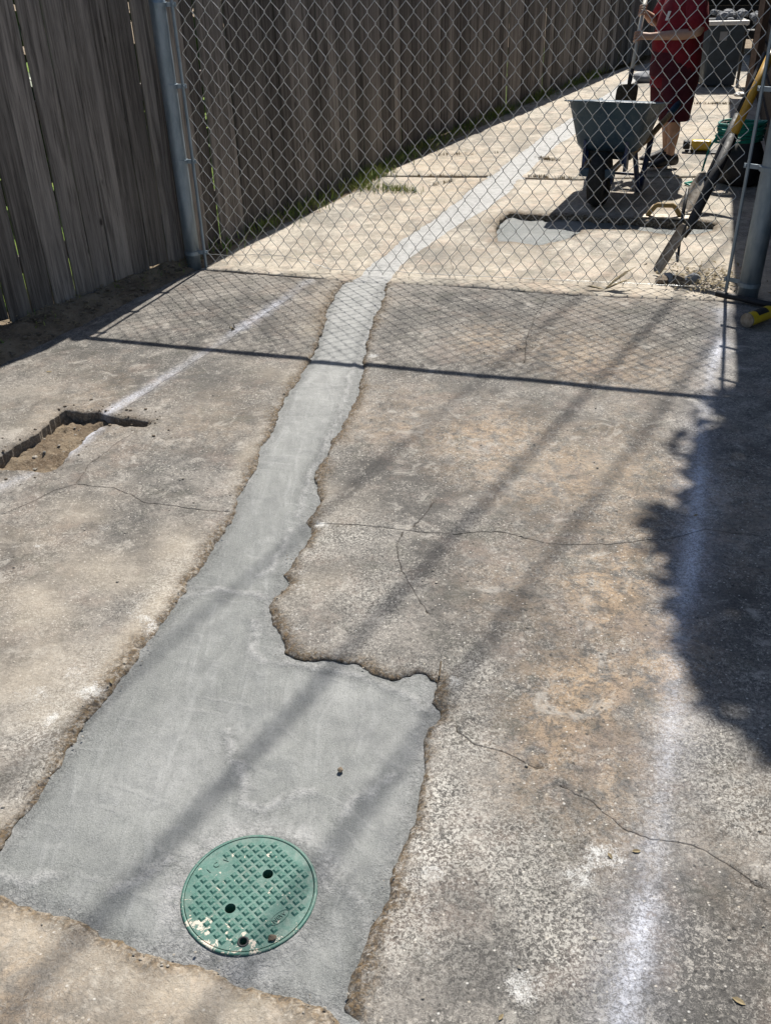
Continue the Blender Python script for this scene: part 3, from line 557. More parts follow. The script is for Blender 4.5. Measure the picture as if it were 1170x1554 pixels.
def cem_z(p, d):
    dt = np.minimum(seg_dist(p, T_LEFT), np.minimum(seg_dist(p, T_RIGHT), seg_dist(p, T_BOT)))
    n1 = nmap(p, 5, 2.0); n2 = nmap(p, 22, 9.0)
    dl = np.hypot(p[:, 0] - LIDC[0], p[:, 1] - LIDC[1]); k = np.exp(-((dl - .14) / 0.035) ** 2)
    return (-0.0075 + 0.003 * n1 + 0.0016 * n2) * (1 - k) - .0015 * k - 0.004 * np.exp(-(dt / 0.02) ** 2) + .003 * np.exp(-(ridge(p) / .009) ** 2)
cem = T_LEFT + T_LEFT_OUT + list(reversed(T_BOT_OUT)) + list(reversed(T_BOT)) + list(reversed(T_RIGHT))
cem_o = shift(T_LEFT, -0.045) + [(-1.6, .75), (-1.6, .35)] + [(-.9, .45), (-.2, .6), (0.02, .8)] + list(reversed(shift(T_RIGHT, 0.045)))
cem_o = [(x - 0.0, y) for x, y in cem_o]
sheet('cement_strip', CEMENT, [cem_o, LID_HOLE], [False, False], 0.0105, [], zfun=cem_z, maskfun=cem_mask, wall=0, seed=8.0)
def far_cem_mask(p, d):
    m1 = np.zeros((len(p), 3)); m1[:, 0] = 0.4; m1[:, 1] = 0.9; return m1, np.zeros((len(p), 3))
sheet('cement_strip', CEMENT, [shift(S_LEFT + S_LEFT2, 0.05) + list(reversed(shift(S_RIGHT + S_RIGHT2, -0.05)))], [False], 0.07, [], zfun=lambda p, d: -0.006 + 0.002 * nmap(p, 5, 2), maskfun=far_cem_mask, wall=0, seed=9.0, step=.04)
def wet_mask(p, d):
    m1 = np.zeros((len(p), 3)); m1[:, 0] = 0.9; m1[:, 2] = np.clip(0.75 + nmap(p, 4, 3), 0, 1); m1[:, 1] = 0.8 * blob(p, 1.0, 6.0, .22, .12); return m1, np.zeros((len(p), 3))
cpr = np.mean(PIT_R, 0)
sheet('wet_cement', CEMENT, [[tuple(cpr + (np.array(q) - cpr) * 1.08) for q in PIT_R]], [False], 0.035, [], zfun=lambda p, d: -0.040 + 0.016 * nmap(p, 7, 2) + .008 * nmap(p, 25, 4) - 0.02 * np.clip((p[:, 0] - 1.65) / .3, 0, 1) + 0.035 * np.clip((6.40 - p[:, 1]) / .35, 0, 1), maskfun=wet_mask, wall=0, seed=9.5)
# bottom of the cut pit on the left: rubbly soil rising to the right
cpl = np.mean(PIT_L, 0); SLOT_Y = [(-1.068, 3.402)][0][1]
def pit_floor(p, d):
    t = np.clip((p[:, 0] + 1.30) / 0.36, 0, 1); sl_ = np.clip((p[:, 1] - SLOT_Y + .02) / .02, 0, 1); t = t * (1 - sl_); return -0.048 + 0.036 * t ** 1.3 + 0.022 * nmap(p, 14, 2) + 0.012 * nmap(p, 45, 3)
sheet('pit_soil', SOIL, [[tuple(cpl + (np.array(q) - cpl) * 1.15) for q in PIT_L]], [False], 0.014, [], zfun=pit_floor, wall=0, seed=9.9)

# wider ground, soil bank under the wooden fence, lawn behind it
m = MB(); m.add([(-150, -150, -.14), (150, -150, -.14), (150, 150, -.14), (-150, 150, -.14)], [(0, 1, 2, 3)]); tag(m.build('ground', SOIL), kind='structure')
FENCE = [(-3.3, 2.55), (-1.99, 4.50), (-1.19, 5.66), (-1.03, 6.06), (-0.22, 7.72), (0.50, 9.42), (3.95, 15.6), (5.3, 18.0)]
m = MB(); fo = FENCE
fp2 = [(x - .10, y + .05) for x, y in fo]
m.loft([[(x, y, -.03) for x, y in fp2], [(x - 40, y + 6, -.03) for x, y in fp2]], cap=False, closed=False); tag(m.build('lawn', LAWN), kind='structure')
bank_in = [(-2.047, 3.454), (-1.833, 4.118), (-1.679, 4.459), (-1.496, 4.815), (-1.288, 5.221), (-1.119, 5.611), (-0.974, 5.908), (-0.744, 6.424), (-0.403, 7.033), (-0.135, 7.581), (0.236, 8.445), (0.873, 9.757), (1.722, 11.538), (3.053, 13.842)]
def at_y(P, y):
    for (x1, y1), (x2, y2) in zip(P, P[1:]):
        if y1 <= y <= y2: return x1 + (x2 - x1) * (y - y1) / (y2 - y1)
    return P[0][0] if y < P[0][1] else P[-1][0]
m = MB(); rings = []
y = 2.6
while y < 14.5:
    xa = at_y(FENCE, y) - .12; xb = at_y(bank_in, y) + .05; r = []
    hgt = 0.055 if y < 5.7 else 0.012
    for k in range(13):
        t = k / 12; x = xa + (xb - xa) * t; e = 1 - t
        z = -.004 - .03 * max(0, t - .85) / .15 + hgt * math.sin(min(1, e * 1.25) * math.pi * .5) ** 1.5 + (.026 * noise.fractal(Vector((x * 9, y * 9, 3)), 1, 2, 4)) * min(1, e * 3)
        r.append((x, y, z))
    rings.append(r); y += .03 if y < 6 else .08
m.loft(rings, cap=False, closed=False); tag(m.build('soil_bank', SOIL, smooth=True), kind='structure')
def bank_z(x, y):
    xa = at_y(FENCE, y) - .12; xb = at_y(bank_in, y) + .05; e = 1 - (x - xa) / max(xb - xa, .01); e = min(max(e, 0), 1); hgt = 0.055 if y < 5.7 else 0.012
    return -.004 + hgt * math.sin(min(1, e * 1.25) * math.pi * .5) ** 1.5

# ------------------------------------------------------------ wooden fence, board by board
wf = empty('wooden_fence', (-1.19, 5.66, 0), 'tall weathered grey wooden board fence along the left side of the paving', 'fence')
def fence_pts(step_fn):
    out = []; i = 0; pos = Vector(FENCE[0]); seg = 0; rem = 0
    total = [0]
    for a, b in zip(FENCE, FENCE[1:]): total.append(total[-1] + (Vector(b) - Vector(a)).length)
    s = 0
    while True:
        w, g = step_fn()
        if s + w > total[-1]: break
        c = s + w / 2
        for k in range(len(FENCE) - 1):
            if total[k] <= c <= total[k + 1]:
                a, b = Vector(FENCE[k]), Vector(FENCE[k + 1]); t = (b - a).normalized(); p = a + t * (c - total[k]); break
        out.append((p, t, w)); s += w + g
    return out
for i, (p, t, w) in enumerate(fence_pts(lambda: (rnd.uniform(.128, .146), rnd.choice([.004, .005, .006, .008, .011])))):
    nr = Vector((t.y, -t.x)); z0 = bank_z(p.x, p.y) + rnd.uniform(-.025, .02); z1 = 1.78 + rnd.uniform(-.02, .03)
    th = .017; off = rnd.uniform(-.009, .011); lean = rnd.gauss(0, .0045); cup = rnd.uniform(-.004, .005); rows = 7; vs = []
    for j in range(rows):
        zz = z0 + (z1 - z0) * j / (rows - 1); sh = lean * zz + .003 * noise.noise(Vector((i * 3.1, zz * 1.6, 0)))
        for k, u in enumerate((-.5, -.47, 0, .47, .5)):
            edge = .0025 * noise.noise(Vector((i * 7.7 + u * 5, zz * 5, 2))); fr = (0.004 if abs(u) == .5 else 0) + cup * (1 - 4 * u * u)
            q = p + t * (u * w + sh + edge) + nr * (th / 2 - fr + off); vs.append((q.x, q.y, zz if j else zz + rnd.uniform(-.006, .006)))
        for u in (.5, -.5):
            q = p + t * (u * w + sh) + nr * (-th / 2 + off); vs.append((q.x, q.y, zz))
    fs = [(j * 7 + k, j * 7 + (k + 1) % 7, (j + 1) * 7 + (k + 1) % 7, (j + 1) * 7 + k) for j in range(rows - 1) for k in range(7)] + [tuple(range(6, -1, -1)), tuple(range((rows - 1) * 7, rows * 7))]
    MB().add(vs, fs).build('board', WOOD, wf, loc=(p.x, p.y, 0))
for h in (.30, 1.0, 1.62):
    m = MB()
    for a, b in zip(FENCE, FENCE[1:]):
        a, b = Vector(a), Vector(b); t = (b - a).normalized(); nr = Vector((-t.y, t.x)); c = (a + b) / 2 + nr * .032
        m.box((c.x, c.y, h), ((b - a).length - .002, .038, .085), Matrix.Rotation(math.atan2(t.y, t.x), 3, 'Z'))
    m.build('rail', WOOD, wf)
for (x, y) in ((-2.75, 3.45), (-1.52, 5.28), (-.62, 7.0), (.35, 9.3), (1.7, 11.7)):
    m = MB(); m.tube([(x - .06, y + .03, -.1), (x - .06, y + .03, 1.7)], .028, 10); m.build('fence_post', GALV, wf, smooth=True)

# ------------------------------------------------------------ chain link fence across the paving
FA = Vector((-1.09, 5.60)); FB = Vector((1.916, 4.85)); FD = (FB - FA).normalized(); FN = Vector((FD.y, -FD.x)); FL = (FB - FA).length
cl = empty('chain_link_fence', (FA.x, FA.y, 0), 'galvanised chain link fence with round steel posts crossing the paving', 'fence')
def rail_z(s): return 1.52 + (1.77 - 1.52) * s / FL
def fpt(s, z, o=0.0): q = FA + FD * s + FN * o; return Vector((q.x, q.y, z))
BOT = [(0.055, 0.038), (0.148, 0.026), (0.268, 0.023), (0.384, 0.024), (0.468, 0.02), (0.635, 0.015), (0.8, -0.001), (1.0, -0.02), (1.177, -0.031), (1.408, -0.036), (1.655, -0.047), (1.837, -0.05), (2.012, -0.053), (2.192, -0.059), (2.381, -0.061), (2.596, -0.061), (2.845, -0.051), (3.082, -0.042)]
def interp(P, s):
    if s <= P[0][0]: return P[0][1]
    for (a, za), (b, zb) in zip(P, P[1:]):
        if s <= b: return za + (zb - za) * (s - a) / (b - a)
    return P[-1][1]
PIT_, HH = .0815, .0545
S0, S1 = .055, FL - .045
NW = int(round((S1 - S0) / PIT_)) * 2; PW = (S1 - S0) / NW * 2
for k in range(NW):
    pts = []; xl = S0 + k * PW / 2; j = 0; sgn = []
    smid = xl + PW / 4; zb = max(.010, interp(BOT, smid)); zt = rail_z(smid) - .035
    nlev = 26; hh = HH; lev0 = .022
    def pos(j, k=k):
        right = (j + k) % 2 == 1; s = xl + (PW / 2 + .0022 if right else -.0022)
        z = max(.012, interp(BOT, s)) + hh * (j + 1); wv = noise.noise(Vector((s * 1.3, z * 1.3, 4)))
        s += .010 * noise.noise(Vector((s * 2.2, z * 2.2, 11))) + .004 * noise.noise(Vector((s * 7, z * 7, 1))); z += .006 * noise.noise(Vector((s * 2.5, z * 2.5, 21)))
        return s, z, .022 * wv, right
    # the bottom barb: the ends of two neighbours twisted together
    pair = (k % 2 == 0); sj, zj, oj, rj = pos(-1); kn_s = sj
    nxt = None
    P = [fpt(kn_s + (.002 if pair else -.002), zb - .005, oj), fpt(kn_s - (.001 if pair else -.001), zb + .003, oj + .002)]
    j = 0
    last = None
    while True:
        s, z, o, r = pos(j)
        if z > zt: break
        if last is None:
            P.append(fpt((kn_s + s) / 2, (zb + z) / 2, o + (.003 if r else -.003)))
        else:
            ls, lz, lo, _ = last; d = .0032 if r else -.0032
            P += [fpt(ls + (s - ls) * .5, lz + (z - lz) * .5, (lo + o) / 2 + d)]
        dz = .0035
        P += [fpt(s - (.001 if r else -.001), z - dz, o + (.0026 if r else -.0026)), fpt(s, z, o), fpt(s - (.001 if r else -.001), z + dz, o - (.0026 if r else -.0026))]
        last = (s, z, o, r); j += 1
    P.append(fpt((last[0] + xl + PW / 4) / 2, rail_z(smid) - .024, last[2]))
    MB().tube(P, .00180, 5).build('wire', WIRE, cl, smooth=True)
TW = [(0.078, 0.079), (0.176, 0.076), (0.292, 0.084), (0.454, 0.091), (0.537, 0.087), (0.64, 0.071), (0.741, 0.044), (0.822, 0.02), (0.945, 0.021), (1.066, 0.025), (1.227, 0.028), (1.385, 0.018), (1.619, 0.006), (1.773, 0.001), (1.888, -0.012), (2.003, -0.034), (2.116, -0.04), (2.301, -0.034), (2.445, 0.0), (2.59, -0.012), (2.733, -0.012), (2.943, -0.001), (3.074, 0.002)]
tw = [fpt(.02, TW[0][1] - .0, -.006)]
for q in range(91):
    s = .03 + (FL - .05) * q / 90; tw.append(fpt(s, max(.02, interp(TW, s)), -.005 + .004 * math.sin(q * 1.9)))
MB().tube(tw, .0017, 5).build('tension_wire', WIRE, cl, smooth=True)
def post(px, py, r, h, lean):
    m = MB(); zs = [-.05, .4, .9, 1.4, h]
    m.tube([(px + lean[0] * z, py + lean[1] * z, z) for z in zs], r, 24); o = m.build('post', GALV, cl, smooth=True)
    c = MB(); p = Vector((px + lean[0] * h, py + lean[1] * h, h)); c.tube([p + Vector((0, 0, -.02)), p + Vector((0, 0, .012)), p + Vector((0, 0, .03)), p + Vector((0, 0, .04))], [r + .004, r + .004, r * .7, .006], 20); c.build('post_cap', GALV, cl, smooth=True); return o
PL = (-1.135, 5.60); PR = (1.99, 4.77)
post(*PL, .044, 1.50, (-.004, 0)); post(*PR, .055, 1.85, (.010, 0))
MB().tube([fpt(-.03, rail_z(0)), fpt(FL * .5, rail_z(FL * .5) - .004), fpt(FL + .06, rail_z(FL + .06))], .019, 14).build('top_rail', GALV, cl, smooth=True)
for s, lean in ((.032, 0.0), (FL - .015, .0)):
    m = MB(); a, b = fpt(s, .0, .004), fpt(s + lean, rail_z(s) - .03, .004); m.tube([a, (a + b) / 2 + Vector((.002, 0, 0)), b], .009, 6); m.build('tension_bar', GALV, cl)
def band(P, r, z, target):
    m = MB(); c = Vector((P[0], P[1], z)); m.tube([c - Vector((0, 0, .011)), c + Vector((0, 0, .011))], r + .0035, 20)
    d = (target - c); d.z = 0; d.normalize(); L = (Vector((target.x, target.y, z)) - c).length
    m.box(c + d * (r + (L - r + .02) / 2), (L - r + .02, .008, .022), Matrix.Rotation(math.atan2(d.y, d.x), 3, 'Z'))
    q = c + d * (L + .008); sd = Vector((-d.y, d.x, 0)); m.tube([q - sd * .016, q + sd * .016], .006, 6)
    m.build('tension_band', GALV, cl)
for z in (.09, .62, 1.02, 1.42): band(PL, .044, z, fpt(.032, z))
for z in (.07, .66, 1.02, 1.5): band(PR, .055, z, fpt(FL - .015, z))

# ------------------------------------------------------------ valve box lid
lid = empty('valve_box_lid', (LIDC[0], LIDC[1], 0), 'round green plastic valve box lid set in the fresh cement', 'lid')
LR = .134; ang = R(43)
ZL = .001
bm = bmesh.new(); 
def disc_with_holes(name, r, z, holes, mat, parent):
    V = []; E = []
    def loop(cx, cy, rr, n):
        o = len(V); V.extend([Vector((cx + rr * math.cos(2 * math.pi * i / n), cy + rr * math.sin(2 * math.pi * i / n))) for i in range(n)]); E.extend([(o + i, o + (i + 1) % n) for i in range(n)])
    loop(0, 0, r, 96)
    for h in holes: loop(h[0], h[1], h[2], 28)
    for a in np.arange(-r, r, .012):
        for b in np.arange(-r, r, .012):
            if math.hypot(a, b) < r - .006 and all(math.hypot(a - h[0], b - h[1]) > h[2] + .004 for h in holes): V.append(Vector((a, b)))
    vo, _, fo, *_ = delaunay_2d_cdt(V, E, [], 0, 1e-6, False); vo = [(v.x, v.y, z) for v in vo]; ff = []
    for f in fo:
        c = np.mean([vo[i][:2] for i in f], 0)
        if math.hypot(*c) < r and all(math.hypot(c[0] - h[0], c[1] - h[1]) > h[2] * .98 for h in holes): ff.append(tuple(f))
    m = MB(); m.add(vo, ff)
    def wall(cx, cy, rr, n, depth, cap):
        ring = [[(cx + rr * math.cos(2 * math.pi * i / n), cy + rr * math.sin(2 * math.pi * i / n), zz) for i in range(n)] for zz in (z, z - depth)]
        m.loft(ring, cap=False)
        if cap: m.add(ring[1], [tuple(range(n))])
    wall(0, 0, r, 96, .02, False)
    for h in holes: wall(h[0], h[1], h[2], 28, .09, False)
    me = bpy.data.meshes.new(name); me.from_pydata(m.v, [], m.f); me.materials.append(mat)
    b2 = bmesh.new(); b2.from_mesh(me); bmesh.ops.remove_doubles(b2, verts=b2.verts[:], dist=1e-6); bmesh.ops.recalc_face_normals(b2, faces=b2.faces[:]); b2.to_mesh(me); b2.free()
    o = bpy.data.objects.new(name, me); COL.objects.link(o); o.parent = parent; return o
H3 = [(p[0] - LIDC[0], p[1] - LIDC[1], r) for p, r in zip([(-0.273, 1.239), (-0.343, 1.16), (-0.308, 1.085)], (.0115, .0115, .0075))]
disc_with_holes('cover', LR, ZL, H3, LID, lid)
m = MB(); n = 96; prof = [(LR + .0012, ZL - .02), (LR + .0015, ZL - .0005), (LR + .002, ZL + .0004), (LR + .0075, ZL + .0002), (LR + .0085, ZL - .0015), (LR + .009, ZL - .03)]
m.loft([[((r) * math.cos(2 * math.pi * i / n), r * math.sin(2 * math.pi * i / n), z) for i in range(n)] for r, z in prof], cap=False)
o = m.build('rim', LID, smooth=True); o.parent = lid
m = MB(); m.add([(h[0] + .03 * a, h[1] + .03 * b, ZL - .085) for h in H3[:1] for a, b in ((-4, -4), (4, -4), (4, 4), (-4, 4))], [(0, 1, 2, 3)]); o = m.build('hole_shade_sheet', BLOB); o.parent = lid  # black sheet under the cover, standing in for the shade in the holes
m = MB(); h = H3[2]; m.loft([[(h[0] + r * math.cos(2 * math.pi * i / 24), h[1] + r * math.sin(2 * math.pi * i / 24), z) for i in range(24)] for r, z in ((.0074, ZL - .004), (.0078, ZL + .0016), (.0105, ZL + .0018), (.0120, ZL + .0004))], cap=False); o = m.build('bolt_ring', BLACK, smooth=True); o.parent = lid
m = MB(); a = .0066; m.add([(-a, -a, 0), (a, -a, 0), (a, a, 0), (-a, a, 0), (-a * .45, -a * .45, .0032), (a * .45, -a * .45, .0032), (a * .45, a * .45, .0032), (-a * .45, a * .45, .0032)], [(4, 5, 6, 7), (0, 1, 5, 4), (1, 2, 6, 5), (2, 3, 7, 6), (3, 0, 4, 7)])
o = m.build('stud', LID); o.parent = lid; stud_me = o.data; bpy.data.objects.remove(o)
pt = .0178
for i in range(-8, 9):
    for j in range(-8, 9):
        for (du, dv) in ((0, 0), ):
            u, v = i * pt, j * pt
            x, y = u * math.cos(ang) - v * math.sin(ang), u * math.sin(ang) + v * math.cos(ang)
            if math.hypot(x, y) > LR - .013: continue
            if any(math.hypot(x - h[0], y - h[1]) < h[2] + .007 for h in H3): continue
            if (x < -.045 and y > .03 and -.01 < (y + x * .0) and math.hypot(x + .075, y - .062) < .032): continue
            if math.hypot((x - .068), (y + .062)) < .024: continue
            o = bpy.data.objects.new('stud', stud_me); COL.objects.link(o); o.parent = lid; o.location = (x, y, ZL - .0002); o.rotation_euler = (0, 0, ang)
def text_mesh(txt, size, mat, parent, loc, rot, name, depth=.0008):
    cu = bpy.data.curves.new(name, 'FONT'); cu.body = txt; cu.size = size; cu.align_x = 'CENTER'; cu.align_y = 'CENTER'; cu.extrude = depth
    t = bpy.data.objects.new(name, cu); COL.objects.link(t); dg = bpy.context.evaluated_depsgraph_get(); me = bpy.data.meshes.new_from_object(t.evaluated_get(dg)); bpy.data.objects.remove(t)
    me.materials.clear(); me.materials.append(mat); o = bpy.data.objects.new(name, me); COL.objects.link(o); o.parent = parent; o.location = loc; o.rotation_euler = (0, 0, rot); return o
for ch, (x, y) in zip('ICV', ((-.092, .052), (-.078, .066), (-.057, .078))): text_mesh(ch, .018, LID, lid, (x, y, ZL), R(45), 'raised_letter', .0016)
text_mesh('NEW', .014, LID, lid, (.068, -.063, ZL), R(42), 'raised_letter', .0016)
m = MB(); c, s_ = math.cos(R(42)), math.sin(R(42)); m.tube([(.068 + .023 * math.cos(a) * c - .0105 * math.sin(a) * s_, -.063 + .023 * math.cos(a) * s_ + .0105 * math.sin(a) * c, ZL + .0004) for a in np.linspace(0, 2 * math.pi, 33)], .0008, 5); o = m.build('oval_border', LID); o.parent = lid

# ------------------------------------------------------------ wheelbarrow
WB = Vector((1.61, 6.80, 0)); WBX = Vector((.42, .907, 0)).normalized(); WR = Vector((WBX.y, -WBX.x, 0)); UZ = Vector((0, 0, 1))
wb = empty('wheelbarrow', WB, 'dusty blue wheelbarrow standing in front of the worker with its wheel to the fence', 'wheelbarrow')
def W(f, r, z): return WB + WBX * f + WR * r + UZ * z
def rrect(f0, f1, r0, r1, z0, z1, rad, n=6):
    out = []
    for cf, cr, a0 in ((f1 - rad, r1 - rad, 0), (f0 + rad, r1 - rad, 90), (f0 + rad, r0 + rad, 180), (f1 - rad, r0 + rad, 270)):
        for i in range(n):
            a = R(a0 + 90 * i / (n - 1)); f = cf + rad * math.cos(a); r = cr + rad * math.sin(a); t = (f - f0) / (f1 - f0); out.append(W(f, r, z0 + (z1 - z0) * t))
    return out
tr = [(.19, .52, -.17, .17, .345, .35, .06), (.13, .60, -.205, .205, .355, .36, .08), (.10, .66, -.225, .225, .40, .405, .08), (.06, .76, -.25, .25, .53, .50, .08), (.02, .88, -.285, .285, .695, .578, .08), (-.01, .92, -.318, .318, .703, .583, .09), (-.01, .92, -.318, .318, .696, .576, .09), (.035, .84, -.265, .265, .687, .572, .075), (.075, .745, -.24, .24, .53, .50, .07), (.12, .64, -.21, .21, .41, .415, .07), (.2, .51, -.16, .16, .365, .37, .06)]
m = MB(); m.loft([rrect(*q) for q in tr]); m.build('tray', TRAY, wb, smooth=True)
m = MB(); m.loft([rrect(.10, .68, -.225, .225, .44, .44, .07), rrect(.2, .5, -.16, .16, .46, .46, .06)], cap=True); m.build('wet_mix', CEMENT, wb, smooth=True)
for s in (-1, 1):
    m = MB(); pts = [W(-.10, .085 * s, .255), W(.25, .14 * s, .315), W(.62, .205 * s, .365), W(1.0, .27 * s, .46), W(1.12, .29 * s, .492)]
    m.tube(pts, .021, 8); m.build('handle', HANDLEWOOD, wb)
    m = MB(); m.tube([W(1.06, .278 * s, .476), W(1.2, .302 * s, .514), W(1.26, .312 * s, .53)], [.025, .027, .022], 10); m.build('grip', TRAY, wb, smooth=True)
    m = MB(); a = W(.40, .155 * s, .33); k = W(.52, .19 * s, .0); e = W(.64, .19 * s, .0); b = W(.72, .215 * s, .375)
    m.tube([a, W(.50, .185 * s, .06), W(.52, .19 * s, .018), W(.56, .19 * s, .012), W(.60, .19 * s, .012), W(.635, .19 * s, .03), W(.66, .195 * s, .10), b], .024, 8, flat=.8); m.build('leg', BLUE, wb, smooth=True)
    m = MB(); m.tube([W(.02, .10 * s, .255), W(.09, .13 * s, .30), W(.17, .15 * s, .37)], .014, 6); m.box(W(.13, .15 * s, .33), (.09, .02, .20), Matrix.Rotation(math.atan2(WBX.y, WBX.x), 3, 'Z')); m.build('front_bracket', BLUE, wb)
    m = MB(); m.tube([W(.30, .16 * s, .35), W(.33, .2 * s, .42), W(.30, .262 * s, .60)], .007, 6); m.build('tray_brace', BLUE, wb)
m = MB(); m.tube([W(.6, -.19, .11), W(.6, .19, .11)], .010, 6); m.tube([W(.5, -.17, .13), W(.5, .17, .13)], .008, 6); m.build('leg_brace', BLUE, wb)
m = MB(); m.box(W(-.115, 0, .255), (.035, .25, .055), Matrix.Rotation(math.atan2(WBX.y, WBX.x), 3, 'Z'), bev=.006); m.build('nose_guard', TRAY, wb)
m = MB(); m.box(W(.38, 0, .32), (.42, .34, .05), Matrix.Rotation(math.atan2(WBX.y, WBX.x), 3, 'Z')); m.build('tray_support', DARKSTEEL, wb)
wh = bpy.data.objects.new('wheel', None); COL.objects.link(wh); wh.parent = wb; wh.location = (0, 0, .185)
m = MB(); n = 28
prof = [(.105, -.035), (.135, -.060), (.165, -.056), (.182, -.026), (.187, 0), (.182, .026), (.165, .056), (.135, .060), (.105, .035)]
m.loft([[WBX * (r * math.cos(2 * math.pi * i / n)) + UZ * (r * math.sin(2 * math.pi * i / n) - 0.0) + WR * o for i in range(n)] for r, o in prof] , cap=False); o = m.build('tyre', RUBBER, smooth=True); o.parent = wh
m = MB(); prof = [(.02, -.04), (.035, -.038), (.05, -.015), (.09, -.02), (.107, -.034), (.107, .034), (.09, .02), (.05, .015), (.035, .038), (.02, .04)]
m.loft([[WBX * (r * math.cos(2 * math.pi * i / n)) + UZ * (r * math.sin(2 * math.pi * i / n)) + WR * o for i in range(n)] for r, o in prof]); o = m.build('rim', BLUE, smooth=True); o.parent = wh
m = MB(); m.tube([-WR * .10, WR * .10], .009, 8); o = m.build('axle', DARKSTEEL); o.parent = wh
for s in (-1, 1):
    m = MB(); m.box(W(.0, .088 * s, .215), (.05, .012, .10), Matrix.Rotation(math.atan2(WBX.y, WBX.x), 3, 'Z')); m.build('axle_bracket', BLUE, wb)

# ------------------------------------------------------------ worker
MP = Vector((2.455, 8.10, 0)); MF = Vector((-.98, -.17, 0)).normalized(); ML = Vector((-MF.y, MF.x, 0))
ML = Vector((.1709, -.9853, 0))
def M_(f, l, z): return MP + MF * f + ML * l + UZ * z
man = bpy.data.objects.new('person', None)
sk = []; skr = []; ske = []
def J(f, l, z, r, par=None):
    sk.append(M_(f, l, z) - MP); skr.append(r if isinstance(r, tuple) else (r, r)); i = len(sk) - 1
    if par is not None: ske.append((par, i))
    return i
pel = J(0, 0, .80, (.13, .15)); w1 = J(.02, 0, .93, (.15, .155), pel); ch = J(.01, 0, 1.12, (.14, .165), w1); sh = J(-.01, 0, 1.27, (.09, .13), ch); nk = J(.02, 0, 1.345, .052, sh)
hd0 = J(.045, 0, 1.41, .062, nk); hd1 = J(.045, 0, 1.475, (.082, .072), hd0); hd2 = J(.035, 0, 1.55, (.075, .066), hd1); J(.03, 0, 1.59, .04, hd2)
ns = J(.125, 0, 1.465, .016, hd1); J(.145, 0, 1.452, .012, ns)
for s in (-1, 1): J(.03, .082 * s, 1.475, .016, hd1)
# legs
for s, (kf, kl, af, al, tf, tl) in ((1, (.035, .115, .02, .12, .17, .14)), (-1, (.0, -.10, -.05, -.10, .10, -.13))):
    h = J(0, .09 * s, .76, .098, pel); k0 = J(kf * .5, (kl + .09 * s) / 2, .60, .088, h); k = J(kf, kl, .43, .060, k0); c = J((kf * .6 + af * .4) - .02, kl, .30, .058, k); a0 = J(af, al, .13, .036, c); a = J(af, al, .065, .038, a0)
    b = J(af + (tf - af) * .6, al + (tl - al) * .6, .04, .036, a); J(tf, tl, .032, .028, b)
SHAFT_A = M_(.265, -.155, 1.235); SHAFT_B = M_(.435, .085, .645)
def shaft(t): return SHAFT_A.lerp(SHAFT_B, t)
SD = (SHAFT_B - SHAFT_A).normalized()
def arm(shp, elp, tgrip, side, palm_from):
    s0 = J(*shp, .075, sh); q = [(a + b) / 2 for a, b in zip(shp, elp)]; m0 = J(*q, .056, s0); e = J(*elp, .044, m0)
    g = shaft(tgrip) - MP; base = Vector(sk[e]); wr = base.lerp(g, .80); fm = base.lerp(g, .35)
    def J2(p, r, par): sk.append(p); skr.append(r if isinstance(r, tuple) else (r, r)); ske.append((par, len(sk) - 1)); return len(sk) - 1
    a1 = J2(fm, .043, e); a2 = J2(wr, .028, a1); d = (g - wr).normalized(); nrm = d.cross(SD).normalized()
    palm = J2(wr.lerp(g, .55) + nrm * .018 * side, (.030, .024), a2)
    for i in range(4):
        off = SD * (-.030 + .020 * i); k1 = g + off + nrm * .026 * side; k2 = g + off + d * .030 + nrm * .008 * side; k3 = g + off + d * .024 - nrm * .018 * side; k4 = g + off - d * .002 - nrm * (.026) * side
        c1 = J2(k1 - d * .012, .0095, palm); c2 = J2(k1 + d * .014, .009, c1); c3 = J2(k2, .0085, c2); c4 = J2(k3, .008, c3); J2(k4, .007, c4)
    t1 = J2(g - SD * .035 - d * .02 - nrm * .004 * side, .011, palm); t2 = J2(g - SD * .040 - nrm * .024 * side + d * .004, .009, t1); J2(g - SD * .030 - nrm * .030 * side + d * .026, .008, t2)
arm((-.02, .185, 1.27), (.0, .295, 1.02), .43, 1, 1)
arm((.0, -.185, 1.27), (.10, -.26, 1.06), .13, -1, 1)
me = bpy.data.meshes.new('person'); me.from_pydata(sk, ske, []); bpy.data.objects.remove(man); man = bpy.data.objects.new('person', me); COL.objects.link(man); man.location = MP
tag(man, 'person in a red T-shirt and dark red shorts holding a shovel over the wheelbarrow', 'person')
me.materials.append(SKIN)
sm = man.modifiers.new('skin', 'SKIN'); sm.use_smooth_shade = True
for i, r in enumerate(skr): me.skin_vertices[0].data[i].radius = r
me.skin_vertices[0].data[0].use_root = True
ss = man.modifiers.new('subdivision', 'SUBSURF'); ss.levels = 1; ss.render_levels = 1
def ring(f, l, z, rf, rl, n=28, seed=0, amp=.0, ax=None):
    out = []
    for i in range(n):
        a = 2 * math.pi * i / n; q = Vector((math.cos(a) * 1.4, math.sin(a) * 1.4, z * 3.5 + seed)); k = 1 + amp * (noise.noise(q * 1.6) + .6 * noise.noise(q * 3.3)); out.append(M_(f + rf * math.cos(a) * k, l + rl * math.sin(a) * k, z))
    return out
m = MB(); prof = [(.01, 0, .62, .185, .205), (.012, 0, .645, .185, .205), (.012, 0, .74, .182, .20), (.015, 0, .84, .188, .20), (.025, 0, .93, .195, .195), (.02, 0, 1.02, .188, .195), (.012, 0, 1.12, .172, .195), (.0, 0, 1.2, .155, .195), (0, 0, 1.27, .13, .19), (0, 0, 1.31, .085, .12), (.01, 0, 1.335, .065, .075)]
